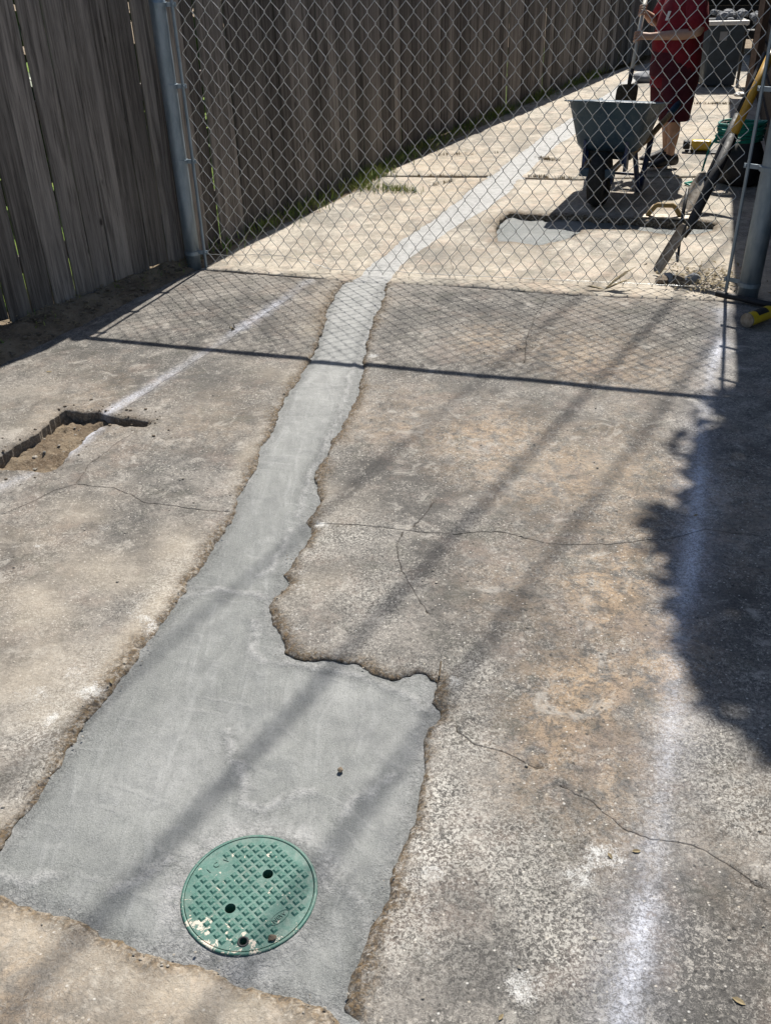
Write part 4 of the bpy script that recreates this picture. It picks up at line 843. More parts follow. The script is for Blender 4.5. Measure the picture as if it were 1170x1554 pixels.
m.loft([ring(f, l, z, rf, rl, amp=.05 * min(1, (1.4 - z) * 1.5)) for f, l, z, rf, rl in prof], cap=False)
m.build('shirt', RED, man, smooth=True)
def sleeve(a, b, ra, rb, name):
    m = MB(); A, B = M_(*a), M_(*b); m.tube([A, A.lerp(B, .35), A.lerp(B, .7), B, A.lerp(B, .98)], [ra * .9, ra, (ra + rb) / 2, rb, rb * .9], 18, caps=False); return m.build(name, RED, man, smooth=True)
sleeve((-.005, .14, 1.275), (.0, .28, 1.045), .086, .075, 'sleeve'); sleeve((0, -.14, 1.275), (.075, -.245, 1.10), .095, .082, 'sleeve')
m = MB()
for pts in ([(.085, .02, 1.21), (.19, .10, 1.13)],):
    pass
# small pale chest print
cp = []
for (f, l, z) in ((.170, .075, 1.165), (.158, .10, 1.165), (.172, .085, 1.10), (.182, .06, 1.10)): cp.append(M_(f, l, z))
m.add(cp, [(0, 1, 2, 3)]); m.build('chest_print', WHITE, man)
m = MB(); n = 26
m.loft([ring(.02, 0, .88, .19, .19), ring(.02, 0, .80, .195, .2), ring(.02, 0, .70, .19, .205, amp=.03)], cap=False)
for s, (f0, l0, f1, l1) in ((1, (.015, .10, .03, .125)), (-1, (.015, -.10, -.005, -.105))):
    m.loft([ring(f0 + (f1 - f0) * t, l0 + (l1 - l0) * t, .74 - .36 * t, .155 - .03 * t, .105 + .005 * t, 22, seed=s * 3, amp=.06) for t in (0, .2, .4, .6, .8, .97, 1.0)], cap=False)
m.build('shorts', MAROON, man, smooth=True)
for s, (hf, hl, tf, tl) in ((1, (-.055, .115, .235, .150)), (-1, (-.125, -.095, .165, -.135))):
    A = Vector((hf, hl, 0)); B = Vector((tf, tl, 0)); d = (B - A).normalized(); q = Vector((-d.y, d.x, 0)); Ln = (B - A).length
    def rg(t, z0, z1, w, n=14):
        c = A + d * Ln * t; return [M_(*(c + q * w * math.cos(2 * math.pi * i / n) + Vector((0, 0, (z0 + z1) / 2 + (z1 - z0) / 2 * math.sin(2 * math.pi * i / n))))) for i in range(n)]
    m = MB(); m.loft([rg(0, .03, .09, .022), rg(.05, .022, .115, .034), rg(.2, .022, .125, .040), rg(.36, .022, .118, .042), rg(.5, .022, .098, .044), rg(.7, .022, .076, .048), rg(.88, .022, .062, .043), rg(1, .03, .05, .022)])
    sh_o = m.build('shoe', SHOE, man, smooth=True)
    m = MB(); m.loft([rg(0, .0, .03, .030), rg(.05, .0, .032, .040), rg(.4, .0, .028, .046), rg(.72, .0, .028, .053), rg(.9, .0, .03, .047), rg(1.02, .008, .034, .022)]); o = m.build('sole', SOLE); o.parent = sh_o; o.matrix_parent_inverse = Matrix.Translation(-MP)
m = MB(); m.loft([[M_(.03 + r * math.cos(2 * math.pi * i / 20) * 1.1 - .012, r * math.sin(2 * math.pi * i / 20), z) for i in range(20)] for r, z in ((.078, 1.47), (.087, 1.51), (.084, 1.56), (.066, 1.60), (.03, 1.622))]); m.build('hair', HAIR, man, smooth=True)

# shovel in the worker's hands
shv = empty('square_shovel', SHAFT_B, 'square mouth shovel with a pale shaft held by the worker over the wheelbarrow', 'shovel')
m = MB(); m.tube([SHAFT_A - SD * .06, shaft(.5), shaft(.86)], .0165, 10); m.build('shaft', simple('pale_shaft', (0.62, 0.58, 0.5), 0.5, 0, .3, 12), shv, smooth=True)
m = MB(); m.tube([shaft(.80), shaft(.92), shaft(1.0)], [.019, .018, .014], 10); m.build('socket', DARKSTEEL, shv, smooth=True)
m = MB(); sx = SD.cross(MF.cross(UZ)).normalized(); sx = Vector((.96, .28, 0)).normalized(); dn = Vector((-.05, -.12, -1)).normalized(); ny = sx.cross(dn).normalized()
B0 = shaft(.97); rows = []
for t, wd in ((0, .055), (.01, .085), (.035, .095), (.08, .097), (.13, .095), (.150, .093)):
    rows.append([B0 + dn * t + sx * wd * u + ny * (.018 * (u * u) * 1 + .012 * (t / .15)) for u in (-1, -.85, -.4, 0, .4, .85, 1)])
m.loft(rows, cap=False, closed=False); bl = m.build('blade', simple('muddy_blade', (0.10, 0.085, 0.062), 0.7, .2, .5, 30, .4), shv, smooth=True); sd = bl.modifiers.new('thickness', 'SOLIDIFY'); sd.thickness = .004

# ------------------------------------------------------------ tools beyond the fence
def spade(base, knee, top, label, hmat, smat, blade_w, ysleeve, cat='shovel'):
    base, knee, top = Vector(base), Vector(knee), Vector(top)
    o = empty('long_shovel', base, label, cat); d = (knee - base); Ln = d.length; d.normalize(); u = (top - knee).normalized()
    side = d.cross(UZ).normalized(); nrm = side.cross(d).normalized(); rows = []
    for t, w in ((0, .35), (.03, .72), (.1, .92), (.3, 1), (.7, 1), (.92, .95), (1, .6)):
        rows.append([base + d * Ln * t + side * blade_w * w * k + nrm * (.030 * k * k + .006) for k in (-1, -.7, -.35, 0, .35, .7, 1)])
    m = MB(); m.loft(rows, cap=False, closed=False); b = m.build('blade', BLADE, o, smooth=True); s = b.modifiers.new('thickness', 'SOLIDIFY'); s.thickness = .003
    L2 = (top - knee).length; k2 = knee + u * L2 * ysleeve
    m = MB(); m.tube([knee - d * .06 + nrm * .004, knee + nrm * .006, knee + u * L2 * ysleeve * .5, k2], [.016, .026, .029, .028], 12); m.build('sleeve', smat, o, smooth=True)
    m = MB(); m.tube([k2 - u * .02, top], .0235, 12); m.build('handle', hmat, o, smooth=True); return o
spade((1.625, 5.16, .004), (1.76, 5.17, .27), (2.24, 5.62, 1.15), 'yellow handled long shovel with black sleeve leaning by the right post', YELLOWFIB, BLACK, .062, .50)
spade((2.17, 6.50, .004), (2.36, 6.68, .22), (2.74, 7.02, .95), 'black handled shovel with pale blade leaning behind the yellow handled one', BLACK, BLACK, .075, .5)
m = MB(); m.tube([(1.80, 5.42, .012), (1.86, 5.62, .09), (1.90, 5.75, .2), (1.93, 5.82, .33)], [.007, .010, .011, .011], 8); tag(m.build('pry_bar', DARKSTEEL, smooth=True), 'short dark iron bar standing behind the shovel blade', 'pry bar')
fl = empty('hand_float', (1.99, 6.42, 0), 'hand float with an arched tan handle lying at the edge of the wet cement pit', 'hand float')
rz = Matrix.Rotation(R(-14), 3, 'Z'); fc = Vector((1.99, 6.42, .008))
MB().box(fc, (.40, .085, .012), rz, bev=.002).build('plate', BLADE, fl)
m = MB(); P_ = [(-.11, 0, .004), (-.10, 0, .02), (-.065, 0, .068), (-.05, 0, .078), (.05, 0, .078), (.065, 0, .068), (.10, 0, .02), (.11, 0, .004)]; m.tube([fc + rz @ Vector(p) for p in P_], [.016, .016, .016, .017, .017, .016, .016, .016], 10); m.build('handle', FLOATH, fl, smooth=True)

# dark tool bag with green cord and yellow tool by the right wall
bg_c = Vector((2.84, 7.42, 0)); tb = empty('tool_bag', bg_c, 'slumped black tool bag on the ground beside the dark right wall', 'bag')
m = MB(); rings = []
for z, r in ((.0, .13), (.02, .16), (.12, .17), (.22, .155), (.29, .12), (.32, .05)):
    rings.append([bg_c + Vector((math.cos(2 * math.pi * i / 20) * r * (1 + .25 * noise.noise(Vector((math.cos(i * .314), math.sin(i * .314), z * 5)))), math.sin(2 * math.pi * i / 20) * r * 1.3 * (1 + .2 * noise.noise(Vector((math.cos(i * .314) * 2, math.sin(i * .314), z * 6 + 3)))), z)) for i in range(20)])
m.loft(rings); m.build('body', BLACK, tb, smooth=True)
m = MB(); m.tube([bg_c + Vector(p) for p in ((-.10, -.08, .22), (-.10, -.07, .34), (0, -.06, .39), (.1, -.05, .34), (.1, -.05, .22))], .012, 8); m.build('strap', BLACK, tb, smooth=True)
gc = Vector((2.80, 7.40, .29)); m = MB(); pts = []
for i in range(300):
    a = i * .21; r = .15 + .03 * noise.noise(Vector((i * .05, 0, 0))); pts.append(gc + Vector((math.cos(a) * r * 1.15, math.sin(a) * r * .8, .02 + .14 * (i / 300) + .03 * noise.noise(Vector((i * .11, 3, 0))))))
pts += [gc + Vector(p) for p in ((-.18, -.03, .08), (-.24, -.04, -.02), (-.27, -.06, -.15), (-.30, -.10, -.27), (-.36, -.12, -.278), (-.38, -.02, -.278), (-.28, .03, -.278))]
m.tube(pts, .009, 6); tag(m.build('extension_cord', GREENCORD, smooth=True), 'coiled teal green cord heaped on top of the black bag with a loose loop', 'cord')
yt = Vector((2.92, 8.62, 0)); yo = empty('power_tool', yt, 'small yellow and black tool lying on the pale paving behind the green cord', 'tool')
m = MB(); m.box(yt + Vector((0, 0, .06)), (.17, .09, .085), Matrix.Rotation(R(-15), 3, 'Z'), bev=.015); m.build('body', YELLOW, yo)
m = MB(); m.box(yt + Vector((-.12, .03, .06)), (.06, .07, .07), Matrix.Rotation(R(-15), 3, 'Z'), bev=.01); m.build('battery', BLACK, yo)
m = MB(); m.box(yt + Vector((.0, -.03, .008)), (.28, .14, .012), Matrix.Rotation(R(-15), 3, 'Z'), bev=.003); m.build('base_plate', DARKSTEEL, yo)

# ------------------------------------------------------------ bins, rubble, post, dark carport at the far end
def bin_box(name, c, w, dpt, h, rz, label, cat):
    o = empty(name, c, label, cat); Rz = Matrix.Rotation(rz, 3, 'Z'); c = Vector(c)
    m = MB(); rings = []
    def rr(hw, hd, z, rad=.03, n=4): 
        out = []
        for cx, cy, a0 in ((hw - rad, hd - rad, 0), (-hw + rad, hd - rad, 90), (-hw + rad, -hd + rad, 180), (hw - rad, -hd + rad, 270)):
            for i in range(n): a = R(a0 + 90 * i / (n - 1)); out.append(c + Rz @ Vector((cx + rad * math.cos(a), cy + rad * math.sin(a), z)))
        return out
    m.loft([rr(w * .42, dpt * .42, .02), rr(w * .46, dpt * .46, h * .55), rr(w * .49, dpt * .49, h - .03), rr(w * .47, dpt * .47, h - .035), rr(w * .42, dpt * .42, h * .5)]); m.build('body', BIN, o)
    return o, Rz, rr
bc = (4.40, 12.78, 0)
bo, Rz, rr = bin_box('rubbish_bin', bc, .46, .46, .735, R(-8), 'slate blue bin heaped with grey rubble behind the worker', 'bin')
m = MB(); m.loft([rr(.245, .245, .70), rr(.25, .25, .705), rr(.25, .25, .745), rr(.23, .23, .75), rr(.215, .215, .735)], cap=False); m.build('rim', WHITE, bo)
m = MB(); f = lambda x, z: Vector(bc) + Rz @ Vector((x, -.2285 + .02 * (0.7 - z), z)); m.add([f(-.08, .53), f(.01, .53), f(.01, .63), f(-.08, .63)], [(0, 1, 2, 3)]); lb = m.build('paper_label', simple('grey_label', (.3, .31, .33), .7), bo)
for s in (-1, 1):
    m = MB(); a = Vector(bc) + Rz @ Vector((.2 * s, .2, .07)); ax = Rz @ Vector((1, 0, 0)); m.tube([a - ax * .02, a + ax * .02], .07, 16); m.build('wheel', RUBBER, bo, smooth=True)
k = 0
for i in range(16):
    k += 1; q = Vector(bc) + Vector((rnd.uniform(-.18, .18), rnd.uniform(-.15, .18), .75 + rnd.uniform(-.01, .075)))
    o = MB().rock(q, rnd.uniform(.045, .07), k).build('rubble_piece', ROCK, loc=q); tag(o, 'grey lump of rubble heaped in the slate blue bin', 'rubble', 'rubble lumps in the blue bin')
rk = empty('metal_rack', (4.86, 12.75, 0), 'low dark rack with two white rails standing right of the blue bin', 'rack')
for z in (.52, .64): MB().box((4.86, 12.56, z), (.27, .03, .025), Matrix.Rotation(R(-8), 3, 'Z')).build('rail', WHITE, rk)
for x, y in ((4.74, 12.6), (4.98, 12.56), (4.74, 12.95), (4.98, 12.95)): MB().box((x, y, .33), (.03, .03, .66), None).build('leg', DARKSTEEL, rk)
MB().box((4.86, 12.78, .60), (.26, .40, .03)).build('shelf', DARKSTEEL, rk)
for i in range(12):
    q = Vector((4.86 + rnd.uniform(-.11, .11), 12.75 + rnd.uniform(-.17, .15), .67 + rnd.uniform(0, .13))); o = MB().rock(q, rnd.uniform(.05, .075), 40 + i).build('rubble_piece', ROCK, loc=q); tag(o, 'grey lump of rubble piled on the dark rack', 'rubble', 'rubble lumps on the rack')
m = MB(); m.box((4.40, 11.55, .9), (.09, .09, 1.9), Matrix.Rotation(R(20), 3, 'Z')); tag(m.build('timber_post', simple('brown_post', (.16, .115, .09), .85, 0, .4, 14, .4)), 'brown square timber post standing right of the bin', 'post')
m = MB()
for i in range(7): m.rock((4.35 + rnd.uniform(-.2, .15), 11.75 + rnd.uniform(-.1, .1), .02), rnd.uniform(.02, .05), 70 + i, flat=.5)
tag(m.build('pale_scraps', WHITE), 'pale scraps lying on the ground by the bin', 'scraps', kind='stuff')
m = MB(); m.rock((3.62, 13.3, .05), .15, 91, flat=.5); tag(m.build('grey_boulder', ROCK, smooth=True), 'low grey rock lying between the wooden fence and the worker', 'rock')
cp_ = empty('carport', (6, 15.5, 0), 'dark shaded carport closing the far end of the passage', 'carport')
ca, cb = Vector((4.6, 19.2)), Vector((11.5, 17.0)); cd = (cb - ca).normalized(); crz = Matrix.Rotation(math.atan2(cd.y, cd.x), 3, 'Z')
for i in range(14):
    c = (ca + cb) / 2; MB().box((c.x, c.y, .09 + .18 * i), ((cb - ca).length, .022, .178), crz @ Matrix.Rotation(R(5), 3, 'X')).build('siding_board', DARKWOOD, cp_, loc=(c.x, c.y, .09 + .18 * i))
cm = (ca + cb) / 2 + Vector((-cd.y, cd.x)) * -.9; MB().box((cm.x + .3, cm.y, 2.62), (6.6, 3.6, .1), crz).build('roof', ROOFM, cp_)

# ------------------------------------------------------------ building on the right with its eave
WD = Vector((math.sin(R(18.3)), math.cos(R(18.3)))); WN = Vector((WD.y, -WD.x)); W0 = Vector((2.06, 4.50))
hs = empty('outbuilding', (W0.x, W0.y, 0), 'dark outbuilding wall with an overhanging eave along the right side', 'building')
wl = 8.2; wz = Matrix.Rotation(math.atan2(WD.y, WD.x), 3, 'Z')
for i in range(13):
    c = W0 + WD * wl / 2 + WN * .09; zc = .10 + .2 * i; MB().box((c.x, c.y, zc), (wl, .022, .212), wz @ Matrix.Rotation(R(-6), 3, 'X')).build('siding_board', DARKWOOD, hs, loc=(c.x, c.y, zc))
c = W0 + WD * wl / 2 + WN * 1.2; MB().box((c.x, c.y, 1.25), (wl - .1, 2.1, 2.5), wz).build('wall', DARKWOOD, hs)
EZ = 2.55; a0 = Vector((2.10, 5.32)) + Vector((math.sin(SUN_AZ), math.cos(SUN_AZ))) * EZ * SH
# eave edge runs parallel to the wall; its shadow edge passes the foot of the right post
e0 = a0 - WD * 1.75; eL = 8.4; c = e0 + WD * eL / 2 + WN * 1.5
MB().box((c.x, c.y, EZ + .03), (eL, 3.0, .06), wz).build('roof', ROOFM, hs)
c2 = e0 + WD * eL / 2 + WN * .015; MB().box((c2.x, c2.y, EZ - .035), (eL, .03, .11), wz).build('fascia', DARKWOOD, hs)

# weathered post, pipe, paint can near the right post
m = MB(); wp = Vector((2.055, 4.215, 0)); m.box(wp + Vector((0, 0, .8)), (.11, .11, 1.6), Matrix.Rotation(R(15), 3, 'Z'), bev=.006); tag(m.build('weathered_post', PEEL, loc=wp), 'pale square post with peeling paint and rust in the right corner', 'post')
m = MB(); hp = [(1.812, 4.749), (1.853, 4.713), (1.905, 4.677), (1.962, 4.62), (2.015, 4.575), (2.083, 4.529)]; m.tube([(x, y, .028 - .001 * i) for i, (x, y) in enumerate(hp)], .016, 10); tag(m.build('black_pipe', BLACK, smooth=True), 'black flexible pipe lying on the ground at the foot of the right post', 'pipe')
pc = empty('spray_can', (1.93, 4.36, 0), 'yellow spray can lying on its side by the weathered post', 'spray can')
ca_, cb_ = Vector((1.825, 4.315, .037)), Vector((1.99, 4.435, .037)); u = (cb_ - ca_).normalized()
m = MB(); m.tube([ca_ + u * .001, ca_ + u * .004, cb_ - u * .03, cb_ - u * .012, cb_], [.034, .034, .034, .028, .018], 24, caps=True); m.build('body', YELLOW, pc)
m = MB(); m.tube([ca_ - u * .006, ca_ + u * .003], .0358, 24, caps=False); m.tube([ca_ - u * .006, ca_ - u * .006 + u * .0001, ca_ - u * .0005], [.0358, .031, .029], 24); m.build('rim', BLADE, pc)
m = MB(); s1_ = u.cross(UZ).normalized(); n_ = 10
for a_, b_ in ((.05, .135),):
    m.loft([[ca_ + u * t + (UZ * math.sin(an) + s1_ * -math.cos(an) * -1) * .0347 for an in np.linspace(R(35), R(110), n_)] for t in (a_, b_)], cap=False, closed=False)
m.build('black_print', BLACK, pc, smooth=True)

# ------------------------------------------------------------ small things on the paving
def scatter_mesh(name, mat, items, label, cat, fn):
    m = MB()
    for it in items: fn(m, it)
    return tag(m.build(name, mat), label, cat, kind='stuff')
peb = []
poly_cem = np.array(cem)
cand = [(rnd.uniform(-2, 2), rnd.uniform(.8, 5)) for _ in range(420)]
for (x, y), inn in zip(cand, inside(np.array(cand), cem)):
    if not inn and not inside(np.array([(x, y)]), PIT_L)[0]: peb.append((x, y, rnd.choice([.0015, .002, .002, .003, .004])))
for i in range(90):
    P_ = rnd.choice([T_LEFT, T_RIGHT, T_BOT]); q = rnd.choice(P_); peb.append((q[0] + rnd.gauss(0, .015), q[1] + rnd.gauss(0, .015), rnd.uniform(.001, .003)))
def pebble(m, it):
    x, y, r = it; bm_ = bmesh.new(); bmesh.ops.create_icosphere(bm_, subdivisions=1, radius=r); q = Vector((x * 91, y * 77, 0))
    for v in bm_.verts: v.co = Vector((v.co.x * 1.3, v.co.y, v.co.z * .7)) * (1 + .5 * noise.noise(v.co / r + q)) + Vector((x, y, r * .35))
    bm_.verts.index_update(); m.add([v.co for v in bm_.verts], [[v.index for v in f.verts] for f in bm_.faces]); bm_.free()
scatter_mesh('pebbles', STONE, peb, 'small pebbles and crumbs scattered on the old concrete', 'pebbles', pebble)
bnk = []
for i in range(520):
    y = rnd.uniform(3.0, 6.2); xa, xb = at_y(FENCE, y), at_y(bank_in, y); t = rnd.random(); x = xa + (xb - xa) * t; bnk.append((x, y, rnd.choice([.003, .004, .005, .006, .009, .013]) ))
def bstone(m, it):
    x, y, r = it; pebble(m, (x, y, r)); n_ = 42
    for i in range(len(m.v) - 12 if False else len(m.v) - 42, len(m.v)):
        if i >= 0: m.v[i] = (m.v[i][0], m.v[i][1], m.v[i][2] + max(0, bank_z(x, y)))
m = MB()
for x, y, r in bnk:
    o0 = len(m.v); pebble(m, (x, y, r)); dz = max(0, bank_z(x, y)); m.v[o0:] = [(a, b, c + dz) for a, b, c in m.v[o0:]]
tag(m.build('bank_stones', CLOD), 'stones and crumbs strewn on the soil bank under the wooden fence', 'stones', kind='stuff')
pit = []
for i in range(170):
    x, y = rnd.uniform(-1.5, -.85), rnd.uniform(2.6, 3.5)
    if inside(np.array([(x, y)]), PIT_L)[0]: pit.append((x, y, rnd.choice([.003, .004, .005, .006, .009])))
m = MB()
for x, y, r in pit:
    o0 = len(m.v); pebble(m, (x, y, r)); dz = float(pit_floor(np.array([(x, y)]), 0)[0]); m.v[o0:] = [(a, b, c + dz) for a, b, c in m.v[o0:]]
tag(m.build('pit_rubble', STONE), 'brown rubble on the floor of the cut pit at left', 'rubble', kind='stuff')
tw_ = [(0.135, 1.856)][0]; m = MB(); m.tube([(tw_[0] - .004, tw_[1] - .02, .004), (tw_[0], tw_[1], .008), (tw_[0] + .004, tw_[1] + .028, .012)], .0022, 6); tag(m.build('twig', TWIGM), 'thin dark twig standing at the corner of the cement patch', 'twig')
q = [(-0.126, 1.525)][0]; tag(MB().rock((q[0], q[1], -.002), .0065, 5).build('dark_pebble', CLOD), 'single dark crumb lying on the smooth cement patch', 'pebble')
q = [(0.569, 2.622)][0]
q = [(-0.251, 1.091)][0]; tag(MB().rock((q[0], q[1], .004), .0075, 15, flat=.5).build('mud_clod', CLOD), 'brown mud clod lying on the green lid', 'clod')
lf = [(p, r, s) for p, r, s in zip([(0.519, 1.268), (1.051, 2.596), (0.46, 1.258), (0.626, 0.937), (0.184, 0.92), (-0.753, 1.855), (-1.561, 4.004)], (0, .7, 1.9, 2.5, 4, 5, 3), (.010, .011, .009, .013, .008, .010, .016))]
for i, ((x, y), r, s) in enumerate(lf):
    m = MB(); n_ = 8; ringp = [(x + s * math.cos(r) * a - s * .5 * b * math.sin(r), y + s * math.sin(r) * a + s * .5 * b * math.cos(r), .0022 + .0015 * abs(b) + .001 * rnd.random()) for a, b in ((-1, 0), (-.5, .7), (.2, .9), (1, .1), (.4, -.8), (-.4, -.75))]
    m.add(ringp + [(x, y, .0018)], [(6, k_, (k_ + 1) % 6) for k_ in range(6)])
    tag(m.build('fallen_leaf', DRYLEAF), ('curled tan leaf on the grey concrete beside the chalk line', 'small dark leaf lying on the chalk line in the shade', 'brown leaf fragment left of the chalk line near the camera', 'pale leaf at the bottom right corner of the paving', 'tiny leaf at the bottom edge right of the cement', 'bleached leaf scrap on the paving left of the cement strip', 'long pale leaf scrap near the soil bank at left')[i], 'leaf', 'fallen leaves on the paving')
m = MB()
for i in range(700):
    y_ = rnd.uniform(3.0, 6.0); xa, xb = at_y(FENCE, y_), at_y(bank_in, y_); x_ = xa + (xb - xa) * rnd.random() ** 1.4; a = rnd.uniform(0, 6.3); ln = rnd.uniform(.01, .05); p = Vector((x_, y_, max(0, bank_z(x_, y_)) + rnd.uniform(.004, .016))); d = Vector((math.cos(a), math.sin(a), rnd.uniform(-.1, .25))) * ln
    m.tube([p, p + d * .5 + Vector((0, 0, .003)), p + d], [.001, rnd.choice([.0015, .002, .004, .006]), .0008], 4, flat=.35)
tag(m.build('bank_litter', DRYLEAF), 'dry grass and leaf litter strewn along the foot of the wooden fence', 'leaf litter', kind='stuff')
m = MB()
for i in range(150):
    a = rnd.choice(PIT_L); x_, y_ = a[0] + rnd.gauss(0, .05), a[1] + rnd.gauss(0, .05)
    if not inside(np.array([(x_, y_)]), PIT_L)[0]: pebble(m, (x_, y_, rnd.choice([.0015, .002, .003, .004, .006])))
tag(m.build('pit_spoil', CLOD), 'brown crumbs of spoil scattered round the cut pit at left', 'spoil', kind='stuff')
# dried weed lying against the wire fence
q = [(1.253, 4.908)][0]; dw = Vector((q[0], q[1] + .02, 0)); m = MB()
for a, ln, up in ((-.2, .13, .10), (.15, .17, .14), (-.05, .16, .06), (2.9, .10, .015), (3.3, .09, .02), (-.5, .1, .03)):
    p = [dw + Vector((math.cos(a) * ln * t, .03 * t, .008 + up * t * (1.2 - .4 * t))) for t in (0, .33, .66, 1)]; m.tube(p, [.004, .012, .011, .002], 5, flat=.25)
tag(m.build('dry_weed', DRYLEAF), 'dried brown weed caught at the bottom of the wire fence', 'weed')
# leaf litter by the right post
m = MB()
for i in range(520):
    px = rnd.gauss(1.86, .12); py = rnd.gauss(5.02, .15)
    if py < 4.78: continue
    a = rnd.uniform(0, 6.3); ln = rnd.uniform(.012, .05); z = rnd.uniform(.004, .03); d = Vector((math.cos(a), math.sin(a), rnd.uniform(-.2, .3))) * ln
    p = Vector((px, py, z)); m.tube([p, p + d * .5 + Vector((0, 0, .004)), p + d], [.001, rnd.choice([.0015, .003, .006, .008]), .0008], 4, flat=.3)
tag(m.build('leaf_litter', DRYLEAF), 'heap of dry leaves and twigs at the foot of the right post', 'leaf litter', kind='stuff')
q = [(1.693, 5.017)][0]
for i in range(5):
    m = MB(); c = (q[0] + (-.09, -.045, .0, .085, .02)[i], q[1] + (.02, .05, .03, .03, -.05)[i], .015); m.rock(c, rnd.uniform(.025, .05), 120 + i, flat=.55); tag(m.build('concrete_chunk', ROCK if i % 2 else CLOD), ('brown lump of broken concrete farthest left under the shovel blade', 'grey broken lump beside the brown ones under the shovel blade', 'brown broken lump in the middle of the heap below the shovel', 'grey broken lump nearest the leaf litter at the right post', 'brown lump nearest the wire fence below the shovel blade')[i], 'lump', 'broken lumps under the shovel blade')

# ------------------------------------------------------------ weeds
def blades(m, x, y, n, h, spread, z=0.0):
    for i in range(n):
        a = rnd.uniform(0, 6.28); bx, by = x + rnd.gauss(0, spread), y + rnd.gauss(0, spread); hh = h * rnd.uniform(.4, 1.1); lean = rnd.uniform(.2, 1.1) * hh; w = rnd.uniform(.0015, .004)
        dx, dy = math.cos(a), math.sin(a); wx, wy = -dy * w, dx * w
        p0 = (bx, by, z); p1 = (bx + dx * lean * .4, by + dy * lean * .4, z + hh * .65); p2 = (bx + dx * lean, by + dy * lean, z + hh)
        m.add([(p0[0] - wx, p0[1] - wy, z), (p0[0] + wx, p0[1] + wy, z), (p1[0] + wx * .8, p1[1] + wy * .8, p1[2]), (p1[0] - wx * .8, p1[1] - wy * .8, p1[2]), p2], [(0, 1, 2, 3), (3, 2, 4)])
m = MB()
for (x, y), n_, s_ in zip([(0.102, 7.505), (-0.029, 7.545), (0.205, 7.447), (-0.119, 7.579), (0.297, 7.391)], (90, 80, 70, 60, 30), (.06, .06, .05, .05, .04)): blades(m, x, y, n_, .055, s_)
tag(m.build('grass_tuft', GRASS), 'tuft of yellow green grass growing from the slab joint by the fence', 'grass', kind='stuff')
m = MB(); y = 3.2
while y < 14.5:
    xa, xb = at_y(FENCE, y) + .02, at_y(bank_in, y); t = rnd.random() ** 1.6; x = xa + (xb - xa) * t; dens = noise.noise(Vector((y * 1.7, 0, 5))) + .15
    if y > 5.9 and dens > -.1: blades(m, x, y, int(10 + 26 * max(dens, 0)), rnd.uniform(.05, .13), .05, .005)
    elif y <= 5.9 and rnd.random() < .35: blades(m, x, y, 5, .035, .025, max(0, bank_z(x, y)) - .004)
    y += .028
tag(m.build('verge_weeds', GRASS), 'green weeds along the foot of the wooden fence', 'weeds', kind='stuff')
m = MB()
for (a, b, n_) in (([(0.166, 7.976)][0], [(0.957, 7.869)][0], 24), ([(1.225, 7.833)][0], [(1.606, 7.684)][0], 30), ([(1.448, 8.556)][0], [(1.624, 8.387)][0], 25), ([(3.698, 11.306)][0], [(4.089, 11.23)][0], 40), ([(0.55, 8.807)][0], [(1.158, 8.839)][0], 14), ([(0.447, 7.575)][0], [(0.647, 7.763)][0], 14)):
    for i in range(n_): t = rnd.random(); blades(m, a[0] + (b[0] - a[0]) * t, a[1] + (b[1] - a[1]) * t, 4, .03, .015)
blades(m, *[(-0.754, 4.496)][0], 14, .018, .012)
tag(m.build('joint_weeds', DRYLEAF), 'dry weeds growing in the joints of the pale slabs', 'weeds', kind='stuff')
m = MB()
for i in range(6000):
    t = rnd.random(); yy = 2.0 + 14 * t; xx = at_y(FENCE, yy) - 2.2 + rnd.gauss(0, .18); zz = rnd.uniform(0, 2.3); s_ = rnd.uniform(.08, .16); e = Matrix.Rotation(rnd.uniform(0, 6.3), 3, 'Z') @ Matrix.Rotation(rnd.uniform(.4, 1.5), 3, 'X')
    m.add([Vector((xx, yy, zz)) + e @ Vector(p) for p in ((-s_, 0, 0), (0, -s_ * .6, .01), (s_, 0, 0), (0, s_ * .6, .01))], [(0, 1, 2, 3)])
tag(m.build('hedge', LEAFM), 'dark green hedge added behind the wooden fence to darken its gaps', 'hedge', kind='stuff')  # leaf screen added so that the slits between boards look dark
m = MB()
for i in range(2600):
    y = rnd.uniform(2.6, 11); x = at_y(FENCE, y) - rnd.uniform(.15, 1.3); blades(m, x, y, 1, .16, .02, -.03)
tag(m.build('lawn_grass', GRASS), 'green grass growing behind the wooden fence', 'grass', kind='stuff')

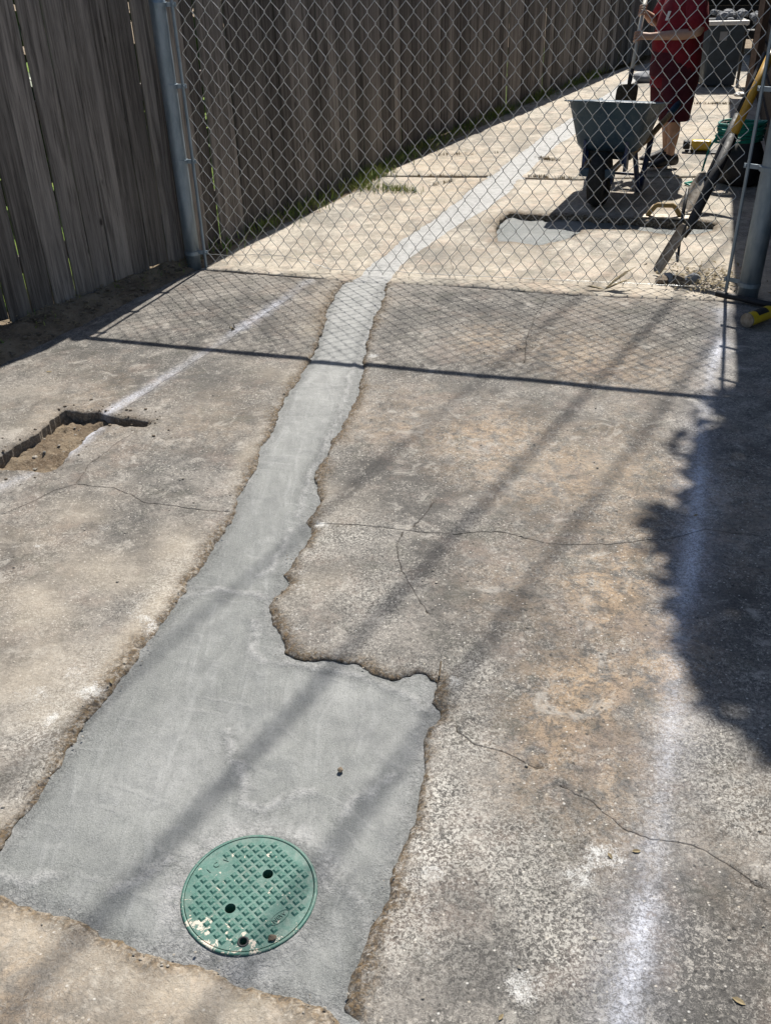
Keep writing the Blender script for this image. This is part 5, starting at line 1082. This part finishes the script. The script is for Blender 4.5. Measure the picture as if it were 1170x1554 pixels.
# ------------------------------------------------------------ tree on the right whose crown shades the corner, overhead cables
SHG = [(1.451, 3.604), (1.333, 3.323), (1.203, 3.14), (1.146, 2.974), (1.063, 2.784), (0.981, 2.612), (0.893, 2.592), (0.859, 2.536), (0.866, 2.449), (0.871, 2.363), (0.871, 2.274), (0.884, 2.198), (0.84, 2.126), (0.833, 2.034), (0.807, 1.92), (0.804, 1.801), (0.828, 1.682), (0.869, 1.597), (0.908, 1.52), (1.071, 1.434)] + [(2.6, 1.4), (3.0, 3.2)]
tree = empty('shade_tree', (4.3, 4.6, 0), 'leafy tree standing right of the frame whose crown shades the paving', 'tree')
sx_, sy_ = math.sin(SUN_AZ) * SH, math.cos(SUN_AZ) * SH
m = MB(); xs = np.array(SHG); cnt = 0
while cnt < 9000:
    gx, gy = rnd.uniform(xs[:, 0].min(), xs[:, 0].max()), rnd.uniform(xs[:, 1].min(), xs[:, 1].max())
    inn_ = inside(np.array([(gx, gy)]), SHG)[0]; dd = seg_dist(np.array([(gx, gy)]), SHG, True)[0]
    if not inn_ and (dd > .07 or rnd.random() > .08): continue
    if inn_ and dd < .06 and rnd.random() < .5: continue
    z = 3.6 + 1.6 * rnd.random() * min(1, dd / .25 + .25); c = Vector((gx + sx_ * z, gy + sy_ * z, z)); s = rnd.uniform(.035, .06)
    e = Matrix.Rotation(rnd.uniform(0, 6.3), 3, 'Z') @ Matrix.Rotation(rnd.gauss(0, .5), 3, 'X'); ln = s * 1.3
    m.add([c + e @ Vector(p) for p in ((-ln, 0, 0), (-.2 * ln, -s * .55, .01), (ln, 0, 0), (-.2 * ln, s * .55, .01))], [(0, 1, 2, 3)]); cnt += 1
o = m.build('crown', LEAFM, tree); o['kind'] = 'stuff'
m = MB(); m.tube([(4.3, 4.6, -.1), (4.25, 4.65, 1.0), (4.2, 4.8, 2.4), (3.9, 5.2, 3.6), (3.4, 5.6, 4.2), (2.75, 5.6, 4.2)], [.13, .11, .09, .06, .035, .012], 12)
m.tube([(4.2, 4.8, 2.4), (3.9, 4.8, 3.4), (3.4, 4.8, 4.0), (2.6, 4.9, 4.1)], [.08, .05, .03, .01], 8); m.build('trunk', BARK, tree, smooth=True)
CZ = 6.0; az = R(31.5); dirc = Vector((math.sin(az), math.cos(az), 0))
for i, (g, lab) in enumerate((((.372, 2.133), 'overhead cable passing above the right part of the paving'), ((-.166, 1.882), 'overhead cable passing above the cement patch'), ((-.533, 2.176), 'overhead cable passing above the cement strip'))):
    c = Vector((g[0] + sx_ * CZ, g[1] + sy_ * CZ, CZ)); m = MB(); m.tube([c + dirc * t for t in (-40, -20, 0, 20, 40)], (.0125, .0145, .009)[i], 8); tag(m.build('overhead_cable', BLACK, smooth=True), lab, 'cable', 'overhead cables')
